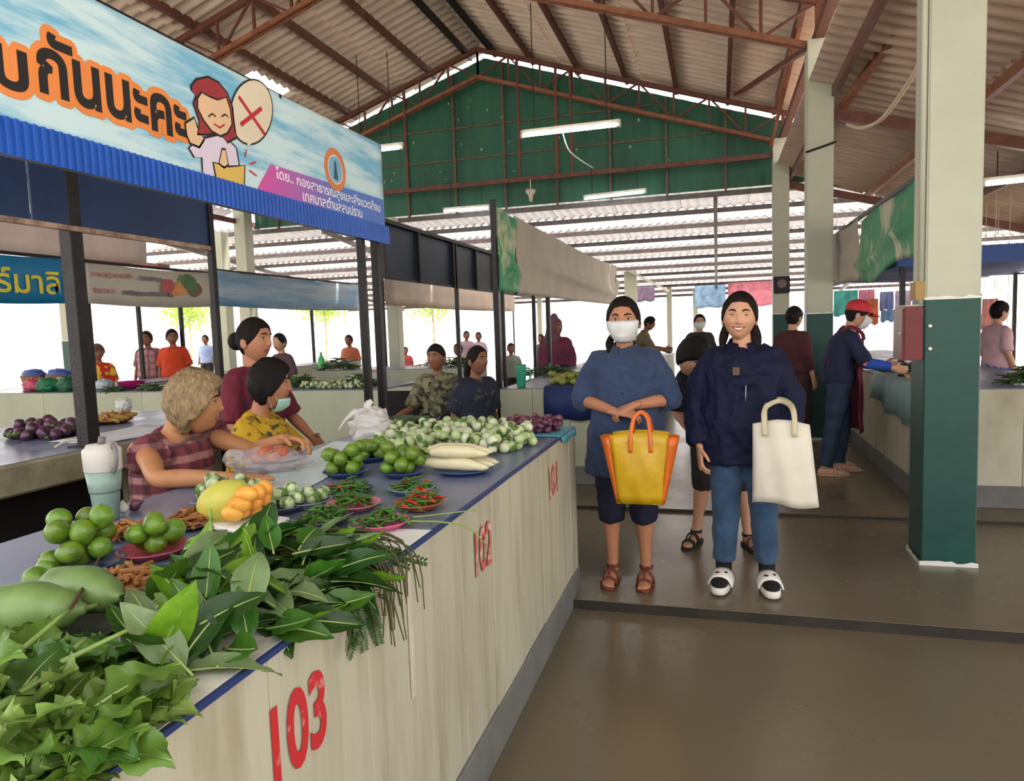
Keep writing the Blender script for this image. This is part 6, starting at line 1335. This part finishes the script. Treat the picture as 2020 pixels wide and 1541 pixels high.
pile(PE, 'pale_eggplant', 70, p.x, 6.28, .36, .14, .0225, CZ, 'pale green eggplant in the long low heap on the cross counter', 'eggplant', 'pale eggplants on the cross counter', 220, tries=10)
p = at(720, 722, Y=6.6); put(crumple('b', (.22, .12, .07), 31, .2, 30, 20).mat(m_pl).mesh('plastic_wrap', True), 'plastic_wrap', 'white plastic wrap bunched behind the beans', 'plastic', None, (p.x, 6.68, CZ + .05))
p = at(632, 680, Y=9.6); bt = thing('bottle', 'bright green bottle standing on the third counter', 'bottle', (p.x, 9.6, CZ))
MB().lathe([(.05, 0), (.055, .01), (.055, .16), (.03, .21), (.02, .22), (.02, .25), (.001, .25)], 16).build('bottle_body', M('green_plastic', '5fd07a', .3), bt, True, world=False); MB().lathe([(.024, .245), (.024, .275), (.001, .276)], 12).build('bottle_cap', m_white, bt, True, world=False)
# second block aisle counter
m_man = M('mango_green', '7d8a34', .4, .2, 12, rnd=.2, col2='8f8f4a'); MG = fruit('mango', .036, (m_man, m_stalk), 14, 10, (.85, 1.25, .8), 0)
pile(MG, 'mango', 42, -1.17, 6.28, .30, .17, .032, CZ + .012, 'yellow-green mango on the end of the second counter', 'mango', 'mangoes on the second counter', 230, tries=8, lay=.5)
bx_ = thing('foam_box', 'white open box behind the mangoes on the second counter', 'box', (-1.05, 6.8, CZ))
for a in ((-.25, .25, -.2, -.18, 0, .12), (-.25, .25, .18, .2, 0, .12), (-.25, -.23, -.18, .18, 0, .12), (.23, .25, -.18, .18, 0, .12), (-.23, .23, -.18, .18, 0, .01)): MB().box(*a).build('side', m_white, bx_, world=False)
p = at(1020, 760, Z=CZ); jg = thing('plastic_jug', 'tall green plastic jug on the second counter', 'jug', (-1.70, 6.12, CZ))
MB().lathe([(.038, 0), (.04, .01), (.048, .17), (.05, .20), (.046, .205), (.042, .17), (.03, .02), (.001, .02)], 20).build('jug_body', M('jug_green', '2f9a78', .35), jg, True, world=False)
MB().tube([(.045, 0, .17), (.085, 0, .16), (.08, 0, .07), (.044, 0, .05)], .007, 8, smooth=4).build('handle', M('jug_green', '2f9a78', .35), jg, True, world=False)
greens(1085, 740, 7.6, .3, .2, .1, 50, 'green heap on the second counter before the headscarf', 9)
# stall counter beside the red cap
m_tan = M('dried_goods', 'c9a878', .8, .2, 20, .3, rnd=.2); mb = MB().mat(m_tan); mb.ball((0, 0, 0), (.022, .014, .010), 8, 6); DG = mb.mesh('dried_piece', True)
pile(DG, 'dried_piece', 110, 1.72, 6.55, .24, .38, .013, CZ + .004, 'tan dried piece in the heap under the capped man\'s hands', 'dried food', 'dried goods on the stall counter', 240, sc=(.9, 1.5), tries=3, lay=.6)
o = greens(1740, 700, 7.4, .28, .4, .10, 80, 'dark green heap beyond the dried goods', 10); o.location = (1.80, 7.4, CZ)
o = greens(1955, 740, 6.0, .2, .16, .14, 60, 'green heap at the edge beyond the near column', 11); o.location = (2.25, 6.0, CZ)
tp = MB(); rows = []
for i in range(15):
    y_ = 5.75 + 1.45 * i / 14; w_ = .012 * math.sin(i * 2.1); dz = .20 + .10 * (1 - abs(i - 4) / 10) + .03 * math.sin(i)
    rows.append([(1.72, y_, CZ + .006), (1.45, y_, CZ + .008), (1.395, y_, CZ + .002), (1.378 + w_ * .4, y_, CZ - .09), (1.372 + w_, y_, CZ - dz)])
o = link('tarpaulin', tp.mat(M('teal_tarp', '86a8a6', .5, .12, 7, .1)).loft(rows, cap=False, closed=False).mesh('tarpaulin', True)); o.modifiers.new('s', 'SOLIDIFY').thickness = .003; tag(o, 'grey-green tarpaulin hanging over the stall counter front', 'tarpaulin')
# garments and sheets hung in the bright background
def hanging(px0, px1, py0, py1, Yd, c, label, name='hanging_cloth', cat='cloth'):
    a, b = at(px0, py0, Y=Yd), at(px1, py1, Y=Yd); g = []
    for j in range(7):
        z = a.z + (b.z - a.z) * j / 6; g.append([(a.x + (b.x - a.x) * i / 12, Yd + .03 * math.sin(i * 1.3 + j * .4), z - .02 * math.sin(i * .9) * (j == 6)) for i in range(13)])
    m_ = translucent(M('cloth_' + c, c, .8, .15, 6), .65); o = link(name, MB().mat(m_).loft(g, cap=False, closed=False).mesh(name, True)); o.modifiers.new('s', 'SOLIDIFY').thickness = .004
    for f_ in (.12, .88):
        x_ = a.x + (b.x - a.x) * f_; zt_ = (rear_z(Yd) if Yd > 13.5 else lean_z(x_)) - .06
        MB().tube([(x_, Yd, a.z - .02), (x_, Yd, zt_)], .004, 5).build('hanger_cord', m_fit, o)
    return tag(o, label, cat)
for a in ((1645, 1692, 574, 622, 14.2, '8fdcd8', 'turquoise garment hung left of the red cap'), (1694, 1725, 572, 600, 14.4, 'f2bcd2', 'pink garment hung above the red cap'), (1708, 1732, 590, 640, 14.0, 'f2b48c', 'orange garment hung right of the red cap'), (1736, 1762, 576, 612, 14.4, 'b4bce4', 'lavender garment hung near the canopy'), (1738, 1766, 612, 634, 14.1, 'b0d4ee', 'pale blue garment low in the bright gap'), (1766, 1796, 574, 660, 14.6, 'ddd4e4', 'pale patterned garment beside the red box'), (1938, 1968, 590, 650, 12.5, 'f0c4c0', 'pink garment hung beyond the near column'), (1955, 1990, 650, 700, 11.5, '6a60c0', 'violet cloth low at the picture edge'), (1436, 1526, 558, 602, 23.5, 'f2b8c8', 'pink sheet hung behind the smiling woman\'s head'), (1370, 1432, 562, 606, 24.0, 'c0d8ee', 'pale blue sheet hung left of the pink one'), (1256, 1292, 566, 594, 22.0, 'c4b4cc', 'mauve sign hung behind the masked woman')):
    hanging(*a)
tag(MB().bar((3.0, 14.3, 2.05), (6.2, 14.3, 2.05), .03).build('beam', m_dark), 'thin rail carrying the hung garments', 'beam', kind='structure')
tag(MB().bar((-3.2, 23.8, 2.62), (1.6, 23.8, 2.62), .04).build('beam', m_rearst), 'rail of the rear lean-to carrying the pink sheet', 'beam', kind='structure')
# trees in the glare outside
m_tree = leafm('sunlit_leaves', 'a8bf5a', '86a444', .4); m_trunk = M('tree_trunk', 'b0a490', .9, .2, 6)
def tree(px, Yd, h, r, seed, label):
    p = at(px, 640, Y=Yd); rnd = random.Random(seed); o = thing('tree', label, 'tree', (p.x, Yd, -.26))
    MB().tube([(0, 0, 0), (.1, 0, h * .35), (-.05, .1, h * .7)], [.09, .07, .04], 10, smooth=4).build('trunk', m_trunk, o, True, world=False)
    mb = MB().mat(m_tree)
    for i in range(1100):
        d = V((rnd.gauss(0, 1), rnd.gauss(0, 1), rnd.gauss(0, 1))).normalized() * r * rnd.random() ** .4 * rnd.uniform(.6, 1.15); c = V((0, 0, h * .72)) + V((d.x, d.y, d.z * .8)); u = V((rnd.gauss(0, 1), rnd.gauss(0, 1), rnd.gauss(0, 1))).normalized(); w_ = u.orthogonal().normalized(); s_ = r * .075
        mb.add([c - u * s_, c + w_ * s_ * .5, c + u * s_, c - w_ * s_ * .5], [(0, 1, 2, 3)])
    tag(mb.build('foliage', None, o, world=False), kind='stuff')
tree(852, 33, 5.0, 1.8, 1, 'small sunlit tree in the glare between the stall posts')
tree(372, 36, 4.8, 1.6, 2, 'pale sunlit tree in the glare behind the orange shirt')
tree(640, 38, 5.4, 2.0, 3, 'washed-out tree in the glare behind the green bottle')

for X, Y_, lab in ((XF - .04, 7.06, 'slim post where the teal and grey text banners meet'), (XF - .04, 9.3, 'slim post where the grey and faded blue banners meet'), (XF - .04, 14.08, 'slim post at the far end of the faded blue banner'), (-5.44, 11.0, 'slim post at the near end of the low beige banner'), (-5.44, 19.0, 'slim post at the far end of the low beige banner')):
    post(X, Y_, .022, 2.45, .035, lab)
